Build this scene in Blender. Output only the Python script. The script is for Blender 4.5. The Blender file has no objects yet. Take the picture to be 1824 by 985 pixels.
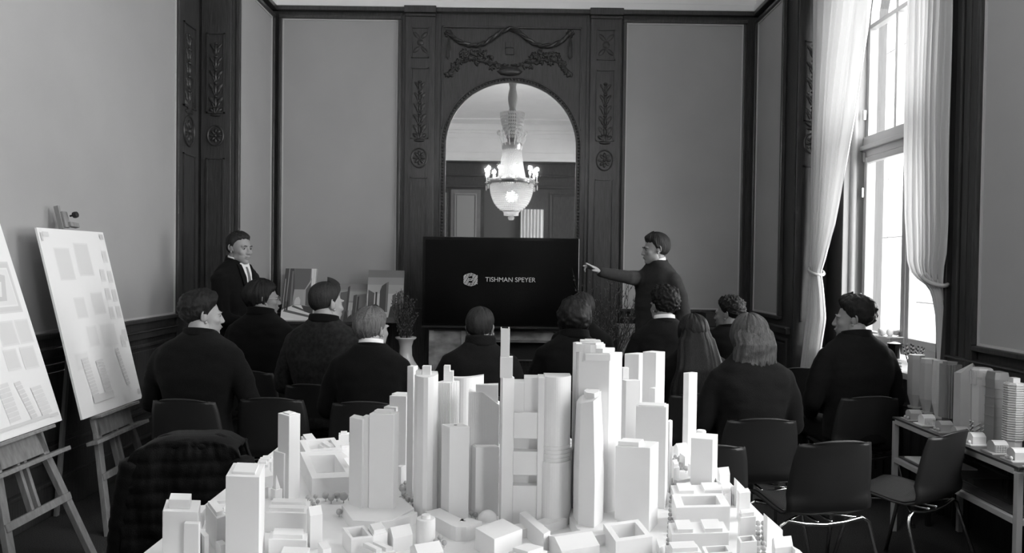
import bpy, bmesh, math, random
import numpy as np
from mathutils import Vector, Matrix, noise, Euler
random.seed(7)
PI = math.pi
SC = bpy.context.scene
COL = SC.collection

# ------------------------------------------------------------------ camera, world, exposure
FPX = 1317.0
CAM_M = Matrix.Translation((0, 0, 1.6)) @ (Matrix.Rotation(math.radians(90 - 1.05), 4, 'X') @ Matrix.Rotation(math.radians(0.75), 4, 'Z'))
cam_d = bpy.data.cameras.new('camera')
cam_d.sensor_width = 36.0
cam_d.lens = FPX / 1824.0 * 36.0
cam_d.clip_start = 0.05
cam = bpy.data.objects.new('camera', cam_d)
COL.objects.link(cam)
cam.matrix_world = CAM_M
SC.camera = cam

world = bpy.data.worlds.new('overcast_sky')
SC.world = world
world.use_nodes = True
wn = world.node_tree.nodes
wn['Background'].inputs[0].default_value = (1, 1, 1, 1)
wn['Background'].inputs[1].default_value = 12.3
SC.view_settings.view_transform = 'Standard'
SC.view_settings.look = 'None'
SC.view_settings.exposure = 0.0
SC.view_settings.gamma = 1.0
SC.view_settings.use_curve_mapping = False
SC.cycles.caustics_reflective = False
SC.cycles.caustics_refractive = False
SC.cycles.max_bounces = 10
SC.cycles.diffuse_bounces = 5
SC.cycles.sample_clamp_indirect = 8.0

# room dimensions (metres)
XW, XA = 2.85, 2.54          # half widths: main room, far bay
YB, YS, YR = 7.8, 6.72, -3.8 # far wall, step, rear wall
ZT, ZC = 4.25, 5.2           # top of the panelling, ceiling
WIN = [(4.90, 6.40), (1.45, 3.35), (-2.90, -1.05)]   # windows along the right wall
for k, (wa, wb) in enumerate(WIN):       # light portals in the window openings
    ld = bpy.data.lights.new('window_portal', 'AREA')
    ld.shape = 'RECTANGLE'; ld.size = wb - wa; ld.size_y = 3.6
    lo = bpy.data.objects.new('window_portal', ld); COL.objects.link(lo)
    lo.location = (3.12, (wa + wb) / 2, 2.75)
    lo.rotation_euler = (0, math.radians(90), 0)
    lo.rotation_euler = Matrix(((0, 0, 1), (1, 0, 0), (0, 1, 0))).to_euler()
    ld.cycles.is_portal = True

# ------------------------------------------------------------------ helpers
R3 = CAM_M.to_3x3()
O3 = CAM_M.translation
def ray(px, py):
    return R3 @ Vector(((px - 912.0) / FPX, -(py - 492.5) / FPX, -1.0))
def atY(px, py, y):
    d = ray(px, py); return O3 + d * ((y - O3.y) / d.y)
def atZ(px, py, z):
    d = ray(px, py); return O3 + d * ((z - O3.z) / d.z)
def atX(px, py, x):
    d = ray(px, py); return O3 + d * ((x - O3.x) / d.x)

MATS = {}
def mat(name, col, rough=0.5, metal=0.0, var=0.0, scale=5.0, stretch=(1, 1, 1), bump=0.0, bscale=None, emit=0.0, spec=0.5, trans=0.0, sheen=0.0, coat=0.0):
    if name in MATS: return MATS[name]
    m = bpy.data.materials.new(name); m.use_nodes = True
    nt = m.node_tree; n = nt.nodes; L = nt.links
    b = n['Principled BSDF']
    if not isinstance(col, tuple): col = (col, col, col)
    b.inputs['Base Color'].default_value = (*col, 1)
    b.inputs['Roughness'].default_value = rough
    b.inputs['Metallic'].default_value = metal
    b.inputs['Specular IOR Level'].default_value = spec
    if trans: b.inputs['Transmission Weight'].default_value = trans
    if sheen: b.inputs['Sheen Weight'].default_value = sheen
    if coat: b.inputs['Coat Weight'].default_value = coat
    if emit:
        b.inputs['Emission Color'].default_value = (1, 1, 1, 1)
        b.inputs['Emission Strength'].default_value = emit
    if var or bump:
        tc = n.new('ShaderNodeTexCoord'); mp = n.new('ShaderNodeMapping')
        mp.inputs['Scale'].default_value = stretch
        L.new(tc.outputs['Object'], mp.inputs['Vector'])
        if var:
            nz = n.new('ShaderNodeTexNoise'); nz.inputs['Scale'].default_value = scale
            nz.inputs['Detail'].default_value = 6
            L.new(mp.outputs[0], nz.inputs['Vector'])
            mr = n.new('ShaderNodeMapRange')
            mr.inputs['From Min'].default_value = 0.3; mr.inputs['From Max'].default_value = 0.7
            mr.inputs['To Min'].default_value = 1 - var; mr.inputs['To Max'].default_value = 1 + var
            L.new(nz.outputs['Fac'], mr.inputs['Value'])
            mx = n.new('ShaderNodeMix'); mx.data_type = 'RGBA'; mx.blend_type = 'MULTIPLY'
            mx.inputs[0].default_value = 1.0
            mx.inputs[6].default_value = (*col, 1)
            L.new(mr.outputs[0], mx.inputs[7])
            L.new(mx.outputs[2], b.inputs['Base Color'])
        if bump:
            nb = n.new('ShaderNodeTexNoise'); nb.inputs['Scale'].default_value = bscale or scale
            nb.inputs['Detail'].default_value = 4
            L.new(mp.outputs[0], nb.inputs['Vector'])
            bp = n.new('ShaderNodeBump'); bp.inputs['Strength'].default_value = bump
            bp.inputs['Distance'].default_value = 0.01
            L.new(nb.outputs['Fac'], bp.inputs['Height']); L.new(bp.outputs[0], b.inputs['Normal'])
    MATS[name] = m
    return m

WOOD = mat('stained_oak', 0.045, 0.28, var=0.35, scale=14, stretch=(6, 6, 0.5), bump=0.15, bscale=20, spec=0.5)
WOODC = mat('carved_oak', 0.032, 0.34, var=0.35, scale=20, bump=0.1)
WOODD = mat('shaded_dark_oak', 0.03, 0.4, var=0.3, scale=14, stretch=(6, 6, 0.5))  # oak copy with the right side's shade in its colour; also dark cabinets
FABR = mat('wall_cloth', 0.39, 0.85, var=0.05, scale=1.6, bump=0.08, bscale=260)
FILLET = mat('pale_fillet', 0.55, 0.5)
PLAST = mat('white_plaster', 0.88, 0.7, var=0.03, scale=3)
CARPET = mat('grey_carpet', 0.034, 0.95, var=0.75, scale=160, bump=0.6, bscale=200)
MODEL = mat('white_model_plastic', 0.85, 0.55, var=0.02, scale=8)
MODELG = mat('white_model_ground', 0.86, 0.6, var=0.03, scale=8)
MODG = [mat('model_grey_%s' % nme, v, 0.6, var=0.04, scale=10) for nme, v in (('light', 0.55), ('mid', 0.45), ('dark', 0.24), ('deep', 0.13))]
SHELL = mat('black_plastic', 0.016, 0.48, spec=0.45)
CHROME = mat('chrome', 0.75, 0.16, metal=1.0)
STEEL = mat('brushed_steel', 0.5, 0.35, metal=1.0)
EASELW = mat('easel_beech', 0.25, 0.5, var=0.2, scale=12, stretch=(4, 4, 0.6))
PAPER = mat('white_board', 0.9, 0.4)
WHITE = mat('white_paint', 0.75, 0.45)
GREYP = mat('window_paint', 0.30, 0.4)
CURT = mat('cream_curtain', 0.62, 0.85, var=0.05, scale=3)
MARB = mat('grey_marble', 0.28, 0.25, var=0.55, scale=5, stretch=(1, 1, 2))
BLACK = mat('black_gloss', 0.006, 0.12)
BLACKM = mat('black_matt', 0.012, 0.6)
SKIN = mat('skin', 0.26, 0.5, var=0.06, scale=30, spec=0.4)
EYEW = mat('eye_white', 0.25, 0.2)
SHIRT = mat('white_cotton', 0.8, 0.8)
PORC = mat('glazed_porcelain', 0.55, 0.12, coat=0.5)
TWIG = mat('dark_twig', 0.03, 0.8)
BLADE = mat('print_black', 0.02, 0.6)
def grey(v, rough=0.6):
    return mat('grey_%03d' % round(v * 1000), v, rough)
def cloth(name, v, var=0.12):
    return mat(name, v, 0.92, var=var, scale=40, bump=0.25, bscale=220, sheen=0.03, spec=0.12)

def thing(name, label, cat, loc=(0, 0, 0), rotz=0.0, group=None):
    o = bpy.data.objects.new(name, None); COL.objects.link(o)
    o.empty_display_size = 0.1
    o.location = loc; o.rotation_euler = (0, 0, rotz)
    o['label'] = label; o['category'] = cat
    if group: o['group'] = group
    ORG[o.name] = Vector(loc) if not rotz else Vector((0, 0, 0))
    return o
ORG = {}
def tag(o, label, cat, group=None):
    o['label'] = label; o['category'] = cat
    if group: o['group'] = group
    return o

class MB:
    """collects geometry, then links it as ONE mesh object"""
    def __init__(s):
        s.v = []; s.f = []; s.m = []; s.cur = 0
    def add(s, vs, fs):
        n = len(s.v)
        s.v += [tuple(v) for v in vs]
        s.f += [tuple(i + n for i in f) for f in fs]
        s.m += [s.cur] * len(fs)
        return s
    def box(s, x0, x1, y0, y1, z0, z1):
        vs = [(x, y, z) for z in (z0, z1) for y in (y0, y1) for x in (x0, x1)]
        return s.add(vs, [(0, 2, 3, 1), (4, 5, 7, 6), (0, 1, 5, 4), (2, 6, 7, 3), (0, 4, 6, 2), (1, 3, 7, 5)])
    def fbox(s, F, u0, u1, z0, z1, d0, d1):
        vs = [F(u, z, d) for z in (z0, z1) for d in (d0, d1) for u in (u0, u1)]
        return s.add(vs, [(0, 2, 3, 1), (4, 5, 7, 6), (0, 1, 5, 4), (2, 6, 7, 3), (0, 4, 6, 2), (1, 3, 7, 5)])
    def beam(s, a, b, w, h, up=(0, 0, 1)):
        a = Vector(a); b = Vector(b); t = (b - a).normalized()
        up = Vector(up); sd = t.cross(up)
        if sd.length < 1e-4: sd = t.cross(Vector((1, 0, 0)))
        sd.normalize(); up = sd.cross(t).normalized()
        vs = []
        for p in (a, b):
            for i, j in ((-1, -1), (1, -1), (1, 1), (-1, 1)):
                vs.append(p + sd * (i * w / 2) + up * (j * h / 2))
        return s.add(vs, [(3, 2, 1, 0), (4, 5, 6, 7), (0, 1, 5, 4), (1, 2, 6, 5), (2, 3, 7, 6), (3, 0, 4, 7)])
    def prism(s, pts, z0, z1, top=None):
        n = len(pts); t = top or pts
        z1s = z1 if isinstance(z1, (list, tuple)) else [z1] * n
        vs = [(p[0], p[1], z0) for p in pts] + [(p[0], p[1], z1s[i]) for i, p in enumerate(t)]
        fs = [tuple(range(n - 1, -1, -1)), tuple(range(n, 2 * n))]
        fs += [(i, (i + 1) % n, n + (i + 1) % n, n + i) for i in range(n)]
        return s.add(vs, fs)
    def tube(s, pts, r, n=8, closed=False):
        pts = [Vector(p) for p in pts]; k = len(pts)
        rr = r if isinstance(r, (list, tuple)) else [r] * k
        vs = []; prev = None
        for i, p in enumerate(pts):
            if closed: t = pts[(i + 1) % k] - pts[i - 1]
            else: t = pts[min(i + 1, k - 1)] - pts[max(i - 1, 0)]
            if t.length < 1e-9: t = Vector((0, 0, 1))
            t.normalize()
            if prev is None:
                a = t.cross(Vector((0, 0, 1)))
                if a.length < 0.05: a = t.cross(Vector((1, 0, 0)))
            else:
                a = prev - t * prev.dot(t)
            a.normalize(); prev = a; b = t.cross(a)
            for j in range(n):
                g = 2 * PI * j / n
                vs.append(p + a * (math.cos(g) * rr[i]) + b * (math.sin(g) * rr[i]))
        fs = []
        for i in range(k if closed else k - 1):
            i2 = (i + 1) % k
            for j in range(n):
                fs.append((i * n + j, i * n + (j + 1) % n, i2 * n + (j + 1) % n, i2 * n + j))
        if not closed:
            fs.append(tuple(range(n - 1, -1, -1))); fs.append(tuple((k - 1) * n + j for j in range(n)))
        return s.add(vs, fs)
    def lathe(s, prof, c, n=24):
        vs = []; k = len(prof)
        for r, z in prof:
            for j in range(n):
                g = 2 * PI * j / n
                vs.append((c[0] + r * math.cos(g), c[1] + r * math.sin(g), c[2] + z))
        fs = [(i * n + j, i * n + (j + 1) % n, (i + 1) * n + (j + 1) % n, (i + 1) * n + j) for i in range(k - 1) for j in range(n)]
        fs += [tuple(range(n - 1, -1, -1)), tuple((k - 1) * n + j for j in range(n))]
        return s.add(vs, fs)
    def ell(s, c, r, n=10, m=7, M=None):
        c = Vector(c); vs = [(0, 0, -1)]
        for i in range(1, m):
            e = -PI / 2 + PI * i / m
            for j in range(n):
                g = 2 * PI * j / n
                vs.append((math.cos(e) * math.cos(g), math.cos(e) * math.sin(g), math.sin(e)))
        vs.append((0, 0, 1))
        out = []
        for v in vs:
            p = Vector((v[0] * r[0], v[1] * r[1], v[2] * r[2]))
            if M is not None: p = M @ p
            out.append(c + p)
        fs = [(0, 1 + (j + 1) % n, 1 + j) for j in range(n)]
        for i in range(m - 2):
            a = 1 + i * n; b = a + n
            fs += [(a + j, a + (j + 1) % n, b + (j + 1) % n, b + j) for j in range(n)]
        a = 1 + (m - 2) * n; e = len(vs) - 1
        fs += [(a + j, a + (j + 1) % n, e) for j in range(n)]
        return s.add(out, fs)
    def grid(s, P, nu, nv, thick=0.0, wrap=False):
        """P(i,j) -> point ; optional thickness along computed normals"""
        pts = [[Vector(P(i / (nu - 1), j / (nv - 1))) for j in range(nv)] for i in range(nu)]
        flat = [p for row in pts for p in row]
        fs = [(i * nv + j, i * nv + j + 1, (i + 1) * nv + j + 1, (i + 1) * nv + j) for i in range(nu - 1) for j in range(nv - 1)]
        if not thick: return s.add(flat, fs)
        nr = []
        for i in range(nu):
            for j in range(nv):
                a = pts[min(i + 1, nu - 1)][j] - pts[max(i - 1, 0)][j]
                b = pts[i][min(j + 1, nv - 1)] - pts[i][max(j - 1, 0)]
                q = a.cross(b); q.normalize(); nr.append(q)
        N = nu * nv
        back = [flat[k] + nr[k] * thick for k in range(N)]
        f2 = fs + [tuple(N + q for q in reversed(f)) for f in fs]
        def e(i, j): return i * nv + j
        for j in range(nv - 1):
            f2.append((e(0, j + 1), e(0, j), N + e(0, j), N + e(0, j + 1)))
            f2.append((e(nu - 1, j), e(nu - 1, j + 1), N + e(nu - 1, j + 1), N + e(nu - 1, j)))
        for i in range(nu - 1):
            f2.append((e(i, 0), e(i + 1, 0), N + e(i + 1, 0), N + e(i, 0)))
            f2.append((e(i + 1, nv - 1), e(i, nv - 1), N + e(i, nv - 1), N + e(i + 1, nv - 1)))
        return s.add(flat + back, f2)
    def bounds(s):
        a = np.array(s.v); return a.min(0), a.max(0)
    def xf(s, M):
        s.v = [tuple(M @ Vector(v)) for v in s.v]; return s
    def build(s, name, m, parent=None, smooth=False, base=False, bevel=0.0, fix=True, org=None):
        me = bpy.data.meshes.new(name)
        if parent is not None:
            o3 = ORG[parent.name]
        elif org is not None: o3 = Vector(org)
        elif base:
            a, b = s.bounds(); o3 = Vector(((a[0] + b[0]) / 2, (a[1] + b[1]) / 2, a[2]))
        else: o3 = Vector((0, 0, 0))
        arr = np.array(s.v, dtype=float) - np.array(o3)
        me.from_pydata(arr.tolist(), [], s.f)
        ms = m if isinstance(m, list) else [m]
        for q in ms: me.materials.append(q)
        if len(ms) > 1: me.polygons.foreach_set('material_index', s.m)
        if fix:
            bm = bmesh.new(); bm.from_mesh(me)
            bmesh.ops.recalc_face_normals(bm, faces=bm.faces[:])
            bm.to_mesh(me); bm.free()
        if smooth:
            me.polygons.foreach_set('use_smooth', [True] * len(me.polygons))
            if smooth != 'all':
                try: me.set_sharp_from_angle(angle=math.radians(40))
                except Exception: pass
        me.update()
        o = bpy.data.objects.new(name, me); COL.objects.link(o)
        if parent is not None:
            o.parent = parent
        else:
            o.location = o3
        ORG[o.name] = o3
        if bevel:
            md = o.modifiers.new('bevel', 'BEVEL'); md.width = bevel; md.segments = 2; md.limit_method = 'ANGLE'
        return o

def struct(mb, name, m, parent=None, **k):
    o = mb.build(name, m, parent, **k)
    if parent is None: o['kind'] = 'structure'
    return o

def sbox(name, m, x0, x1, y0, y1, z0, z1, parent=None):
    return struct(MB().box(x0, x1, y0, y1, z0, z1), name, m, parent)

def copy_tree(o, parent=None):
    c = o.copy(); COL.objects.link(c)
    if parent is not None: c.parent = parent
    ORG[c.name] = ORG[o.name]
    for ch in list(o.children): copy_tree(ch, c)
    return c

# ------------------------------------------------------------------ the room
struct(MB().box(-XW - .3, XW + .3, YR - .2, YB + .2, -0.1, 0), 'floor', CARPET)
ceil = struct(MB().box(-XW - .3, XW + .3, YR - .2, YB + .2, ZC, ZC + .1), 'ceiling', PLAST)
mo = MB()
for (a, b, c, d) in ((-2.1, 2.1, -3.05, -2.95), (-2.1, 2.1, 6.95, 7.05)): mo.box(a, b, c, d, ZC - .03, ZC)
for xx in (-2.1, 2.0): mo.box(xx, xx + .1, -3.05, 7.05, ZC - .03, ZC)
mo.build('ceiling_moulding', PLAST, ceil)

FL = lambda u, z, d: (-XW + d, u, z)
FR = lambda u, z, d: (XW - d, u, z)
FAL = lambda u, z, d: (-XA + d, u, z)
FAR = lambda u, z, d: (XA - d, u, z)
FB = lambda u, z, d: (u, YB - d, z)
FS = lambda u, z, d: (u, YS - d, z)
FRR = lambda u, z, d: (u, YR + d, z)

ZP0, ZP1 = 1.15, 4.11        # bottom and top of the cloth panels

def cloth_panel(wall, F, u0, u1, z0=ZP0, z1=ZP1):
    MB().fbox(F, u0, u1, z0, z1, 0.004, 0.012).build('cloth_panel', FABR, wall)
    f = MB(); w = 0.014
    for (a, b, c, e) in ((u0 - w, u1 + w, z0 - w, z0), (u0 - w, u1 + w, z1, z1 + w), (u0 - w, u0, z0, z1), (u1, u1 + w, z0, z1)):
        f.fbox(F, a, b, c, e, 0.0, 0.022)
    f.build('fillet', FILLET, wall)
    f = MB(); w2 = 0.035
    for (a, b, c, e) in ((u0 - w - w2, u1 + w + w2, z0 - w - w2, z0 - w), (u0 - w - w2, u1 + w + w2, z1 + w, z1 + w + w2), (u0 - w - w2, u0 - w, z0 - w, z1 + w), (u1 + w, u1 + w + w2, z0 - w, z1 + w)):
        f.fbox(F, a, b, c, e, 0.0, 0.045)
    f.build('panel_moulding', WOOD, wall, bevel=0.008)

def sunk_panel(wall, F, u0, u1, z0, z1, name='dado_panel', w=0.03, d=0.02, m=None):
    f = MB()
    for (a, b, c, e) in ((u0, u1, z0, z0 + w), (u0, u1, z1 - w, z1), (u0, u0 + w, z0 + w, z1 - w), (u1 - w, u1, z0 + w, z1 - w)):
        f.fbox(F, a, b, c, e, 0.0, d)
    f.fbox(F, u0 + w * 1.8, u1 - w * 1.8, z0 + w * 1.8, z1 - w * 1.8, 0.0, d * 0.55)
    return f.build(name, m or WOOD, wall, bevel=0.006)

def dado(wall, F, u0, u1, n):
    """skirting, recessed dado panels and the rail under the cloth"""
    MB().fbox(F, u0, u1, 0.98, 1.03, 0, 0.04).fbox(F, u0, u1, 1.03, 1.045, 0, 0.055).build('dado_rail', WOOD, wall, bevel=0.006)
    MB().fbox(F, u0, u1, 0, 0.2, 0, 0.03).fbox(F, u0, u1, 0.2, 0.225, 0, 0.045).fbox(F, u0, u1, 0.34, 0.36, 0, 0.02).build('skirting', WOOD, wall, bevel=0.006)
    w = (u1 - u0) / n
    for i in range(n):
        sunk_panel(wall, F, u0 + i * w + 0.05, u0 + (i + 1) * w - 0.05, 0.40, 0.94)

def frieze(wall, F, u0, u1):
    MB().fbox(F, u0, u1, ZT, ZC, 0, 0.03).build('frieze', PLAST, wall)
    MB().fbox(F, u0, u1, ZT, ZT + .07, 0, 0.06).fbox(F, u0, u1, ZT + .22, ZT + .235, 0, 0.045).fbox(F, u0, u1, ZC - .16, ZC, 0, 0.14).fbox(F, u0, u1, ZC - .23, ZC - .16, 0, 0.09).fbox(F, u0, u1, ZC - .36, ZC - .34, 0, 0.045).build('cornice_moulding', PLAST, wall, bevel=0.01)
    MB().fbox(F, u0, u1, ZT - .045, ZT, 0, 0.06).build('top_rail', WOOD, wall, bevel=0.006)

# left wall of the main room
wl = struct(MB().box(-XW - .2, -XW, YR, YS, 0, ZC), 'wall_left', WOOD)
cloth_panel(wl, FL, 2.55, 6.2)
cloth_panel(wl, FL, -3.3, 2.0)
dado(wl, FL, 2.1, 6.22, 4); dado(wl, FL, YR, 2.1, 5)
frieze(wl, FL, YR, YS)
# right wall with its three window openings
wr = MB()
XO = XW + .35
edges = [YR] + [v for w in sorted(WIN) for v in w] + [YS]
for i in range(0, len(edges), 2):
    wr.box(XW, XO, edges[i], edges[i + 1], 0, ZC)
for (a, b) in WIN:
    wr.box(XW, XO, a, b, 0, 0.84)
    # arched head, a ring of wedges
    R = (b - a) / 2; cy = (a + b) / 2; zs = 3.66
    n = 14
    for k in range(n):
        g0 = PI * k / n; g1 = PI * (k + 1) / n
        p = [(cy - R * math.cos(g0), zs + R * .95 * math.sin(g0)), (cy - R * math.cos(g1), zs + R * .95 * math.sin(g1))]
        q = [(p[0][0], ZC), (p[1][0], ZC)]
        vs = [(x, yy, zz) for x in (XW, XO) for (yy, zz) in (p[0], p[1], q[1], q[0])]
        wr.add(vs, [(0, 1, 2, 3), (7, 6, 5, 4), (0, 4, 5, 1), (1, 5, 6, 2), (2, 6, 7, 3), (3, 7, 4, 0)])
wr = struct(wr, 'wall_right', WOODD)
cloth_panel(wr, FR, 3.60, 4.47); cloth_panel(wr, FR, -0.95, 1.20)
dado(wr, FR, 3.46, 4.8, 2); dado(wr, FR, -1.18, 1.34, 2)
frieze(wr, FR, YR, YS)
# far bay
wal = struct(MB().box(-XW - .2, -XA, YS, YB, 0, ZC), 'wall_bay_left', WOOD)
cloth_panel(wal, FAL, 6.80, 7.71)
dado(wal, FAL, YS, YB, 1); frieze(wal, FAL, YS, YB)
war = struct(MB().box(XA, XO, YS, YB, 0, ZC), 'wall_bay_right', WOODD)
cloth_panel(war, FAR, 6.98, 7.71)
dado(war, FAR, YS, YB, 1); frieze(war, FAR, YS, YB)
wb = struct(MB().box(-XA, XA, YB, YB + .2, 0, ZC), 'wall_back', WOOD)
cloth_panel(wb, FB, -2.42, -1.235); cloth_panel(wb, FB, 1.18, 2.375)
frieze(wb, FB, -XA, XA)
dado(wb, FB, -XA, -1.2, 2); dado(wb, FB, 1.15, XA, 2)
MB().fbox(FB, -1.19, -.765, ZT, ZT + .0, 0, .01)

# ---- carving helpers: flattened lobes laid on a wall face
def lobe(mb, F, u, z, ru, rz, rot, d=0.012, base=0.02):
    c, s_ = math.cos(rot), math.sin(rot)
    tmp = MB().ell((0, 0, 0), (ru, rz, d), 8, 5)
    vs = []
    for (a, b, e) in tmp.v:
        vs.append(F(u + a * c - b * s_, z + a * s_ + b * c, base + e))
    mb.add(vs, tmp.f)
def rosette(mb, F, u, z, r, base=0.02, ar=1.25):
    pts = [F(u + r * math.cos(g), z + r * ar * math.sin(g), base + .004) for g in [2 * PI * k / 20 for k in range(20)]]
    mb.tube(pts, 0.009, 6, closed=True)
    for k in range(8):
        g = 2 * PI * k / 8
        lobe(mb, F, u + r * .5 * math.cos(g), z + r * ar * .5 * math.sin(g), r * .34, r * .2, g, .014, base)
    lobe(mb, F, u, z, r * .22, r * .22, 0, .022, base)
def husk_drop(mb, F, u, z0, z1, w, base=0.02, n=6):
    for k in range(n):
        z = z1 + (z0 - z1) * (k + .5) / n; h = (z1 - z0) / n
        s = 0.65 + 0.35 * k / n
        for sg in (-1, 1):
            lobe(mb, F, u + sg * w * .28 * s, z + h * .1, h * .42, w * .16 * s, sg * 0.9 + (PI if sg < 0 else 0), .014, base)
            lobe(mb, F, u + sg * w * .2 * s, z - h * .2, h * .3, w * .1 * s, PI / 2 - sg * .45, .012, base)
        lobe(mb, F, u, z - h * .05, w * .1, h * .42, 0, .02, base)
        lobe(mb, F, u, z + h * .42, w * .14, w * .1, 0, .018, base)
    z = z0 - .02
    for g in (-.9, -.3, .3, .9):
        lobe(mb, F, u + w * .3 * math.sin(g), z, w * .13, w * .3, -g, .02, base)
    lobe(mb, F, u, z - w * .28, w * .4, w * .12, 0, .02, base)

def pilaster(wall, F, u0, u1, za, ros_z, zt=ZT, raise_=0.03, zbot=0.0, topsq=True, drop=(0, 0), m=None, mc=None):
    """flat pilaster: shaft, cap, sunk fields, carved husks and an oval rosette"""
    m = m or WOOD; mc = mc or WOODC
    w = u1 - u0; uc = (u0 + u1) / 2
    s = MB().fbox(F, u0, u1, zbot, zt - .05, 0, raise_)
    s.build('pilaster_shaft', m, wall, bevel=0.004)
    MB().fbox(F, u0 - .012, u1 + .012, zt - .06, zt + .012, 0, raise_ + .05).fbox(F, u0 - .004, u1 + .004, zt - .09, zt - .06, 0, raise_ + .02).build('pilaster_cap', m, wall, bevel=0.006)
    def field(a, b, c, e):
        f = MB(); t = .012
        for q in ((a, b, c, c + t), (a, b, e - t, e), (a, a + t, c, e), (b - t, b, c, e)): f.fbox(F, *q, raise_, raise_ + .014)
        f.build('sunk_field', m, wall)
    mg = w * .2
    field(u0 + mg, u1 - mg, ros_z + .2, zt - .62)
    field(u0 + mg, u1 - mg, 1.1, ros_z - .2)
    if topsq: field(u0 + mg, u1 - mg, zt - .52, zt - .2)
    c = MB()
    if topsq:
        for (gu, gz) in ((-1, -1), (1, -1), (1, 1), (-1, 1)):
            lobe(c, F, uc + gu * w * .13, zt - .36 + gz * .075, w * .16, w * .07, math.atan2(gz, gu), .016, raise_)
        lobe(c, F, uc, zt - .36, w * .12, w * .12, 0, .022, raise_)
    husk_drop(c, F, uc, drop[0], drop[1], w * .5, raise_, 5)
    rosette(c, F, uc, ros_z, w * .26, raise_)
    c.build('carving', mc, wall, smooth=True)

def zpx(py, D, px): return atY(px, py, D).z
zr = zpx(282, YB, 742)
zd0, zd1 = zpx(240, YB, 742), zpx(145, YB, 742)
pilaster(wb, FB, -1.145, -.835, 0, zr, drop=(zd0, zd1))
pilaster(wb, FB, .79, 1.115, 0, zr, drop=(zd0, zd1))
# narrow strips beside the pilasters
for u in (-1.2, -.80, .755, 1.135):
    MB().fbox(FB, u, u + .02, 0, ZT - .05, 0, .02).build('edge_moulding', WOOD, wb)

# step faces at the mouth of the bay, carved
zr2 = zpx(243, YS, 376)
stl = struct(MB().box(-XW, -XA, YS - .02, YS, 0, ZT), 'trim_1', WOOD)
pilaster(stl, lambda u, z, d: (u, YS - .02 - d, z), -XW + .03, -XA - .01, 0, zr2, drop=(zpx(195, YS, 376), zpx(78, YS, 376)), raise_=.02, topsq=False)
pilaster(wl, FL, 6.26, 6.66, 0, zr2, drop=(zpx(195, YS, 376), zpx(78, YS, 376)), raise_=.02, topsq=False)
stre = struct(MB().box(XA, XW, YS - .02, YS, 0, ZT), 'trim_2', WOODD)
pilaster(stre, lambda u, z, d: (u, YS - .02 - d, z), XA + .01, XW - .03, 0, zr2, drop=(2.9, 3.6), raise_=.02, topsq=False, m=WOODD, mc=WOODD)
# fluted casing on the near side of the window
c = MB()
for k, (a, b, d) in enumerate(((4.50, 4.56, .05), (4.60, 4.66, .03), (4.68, 4.74, .035), (4.76, 4.86, .06))):
    c.fbox(FR, a, b, 0, ZT - .05, 0, d)
c.build('window_casing', WOODD, wr, bevel=0.01)
# near window casings out of frame
c = MB()
for (a, b) in WIN[1:]:
    c.fbox(FR, a - .1, a, 0, ZT - .05, 0, .05); c.fbox(FR, b, b + .1, 0, ZT - .05, 0, .05)
c.build('window_casing', WOODD, wr)

# rear wall, seen in the mirror
wrr = struct(MB().box(-XW - .2, XW + .2, YR - .2, YR, 0, ZC), 'wall_rear', WOOD)
frieze(wrr, FRR, -XW, XW)
dado(wrr, FRR, -XW, -1.0, 2); dado(wrr, FRR, 1.1, XW, 2)
MB().fbox(FRR, -XW, XW, 3.55, 3.62, 0, .05).fbox(FRR, -XW, XW, 3.85, 3.9, 0, .03).build('rear_rail', WOOD, wrr, bevel=.01)
cloth_panel(wrr, FRR, -2.5, -1.75, 1.15, 3.4)
sunk_panel(wrr, FRR, .95, 1.7, 1.15, 3.45, w=.05)
dr = struct(MB().fbox(FRR, -1.62, -.85, 0, 3.5, 0, .05), 'door_1', mat('door_paint', .16, .4, var=.1, scale=6))
sunk_panel(dr, lambda u, z, d: FRR(u, z, d + .05), -1.52, -.95, 1.2, 3.4, 'door_panel', m=mat('door_paint2', .3, .5))
sunk_panel(dr, lambda u, z, d: FRR(u, z, d + .05), -1.52, -.95, .2, 1.05, 'door_panel', m=mat('door_paint2', .3, .5))
MB().lathe([(.012, 0), (.012, .04), (.03, .05), (.03, .08), (.008, .09)], (0, 0, 0), 14).xf(Matrix.Translation((-.92, YR + .05, 1.08)) @ Matrix.Rotation(-PI / 2, 4, 'X')).build('door_knob', STEEL, dr, smooth=True)
MB().fbox(FRR, -.75, .2, 0, 3.5, 0, .03).build('rear_alcove_board', mat('rear_board', .09, .5), wrr)

# ------------------------------------------------------------------ windows
GLASS = bpy.data.materials.new('window_glass'); GLASS.use_nodes = True
_n = GLASS.node_tree.nodes; _l = GLASS.node_tree.links
_n.remove(_n['Principled BSDF'])
_t = _n.new('ShaderNodeBsdfTransparent'); _g = _n.new('ShaderNodeBsdfGlossy'); _g.inputs['Roughness'].default_value = .02
_mx = _n.new('ShaderNodeMixShader'); _mx.inputs[0].default_value = .05
_l.new(_t.outputs[0], _mx.inputs[1]); _l.new(_g.outputs[0], _mx.inputs[2])
_l.new(_mx.outputs[0], _n['Material Output'].inputs[0])

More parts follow.
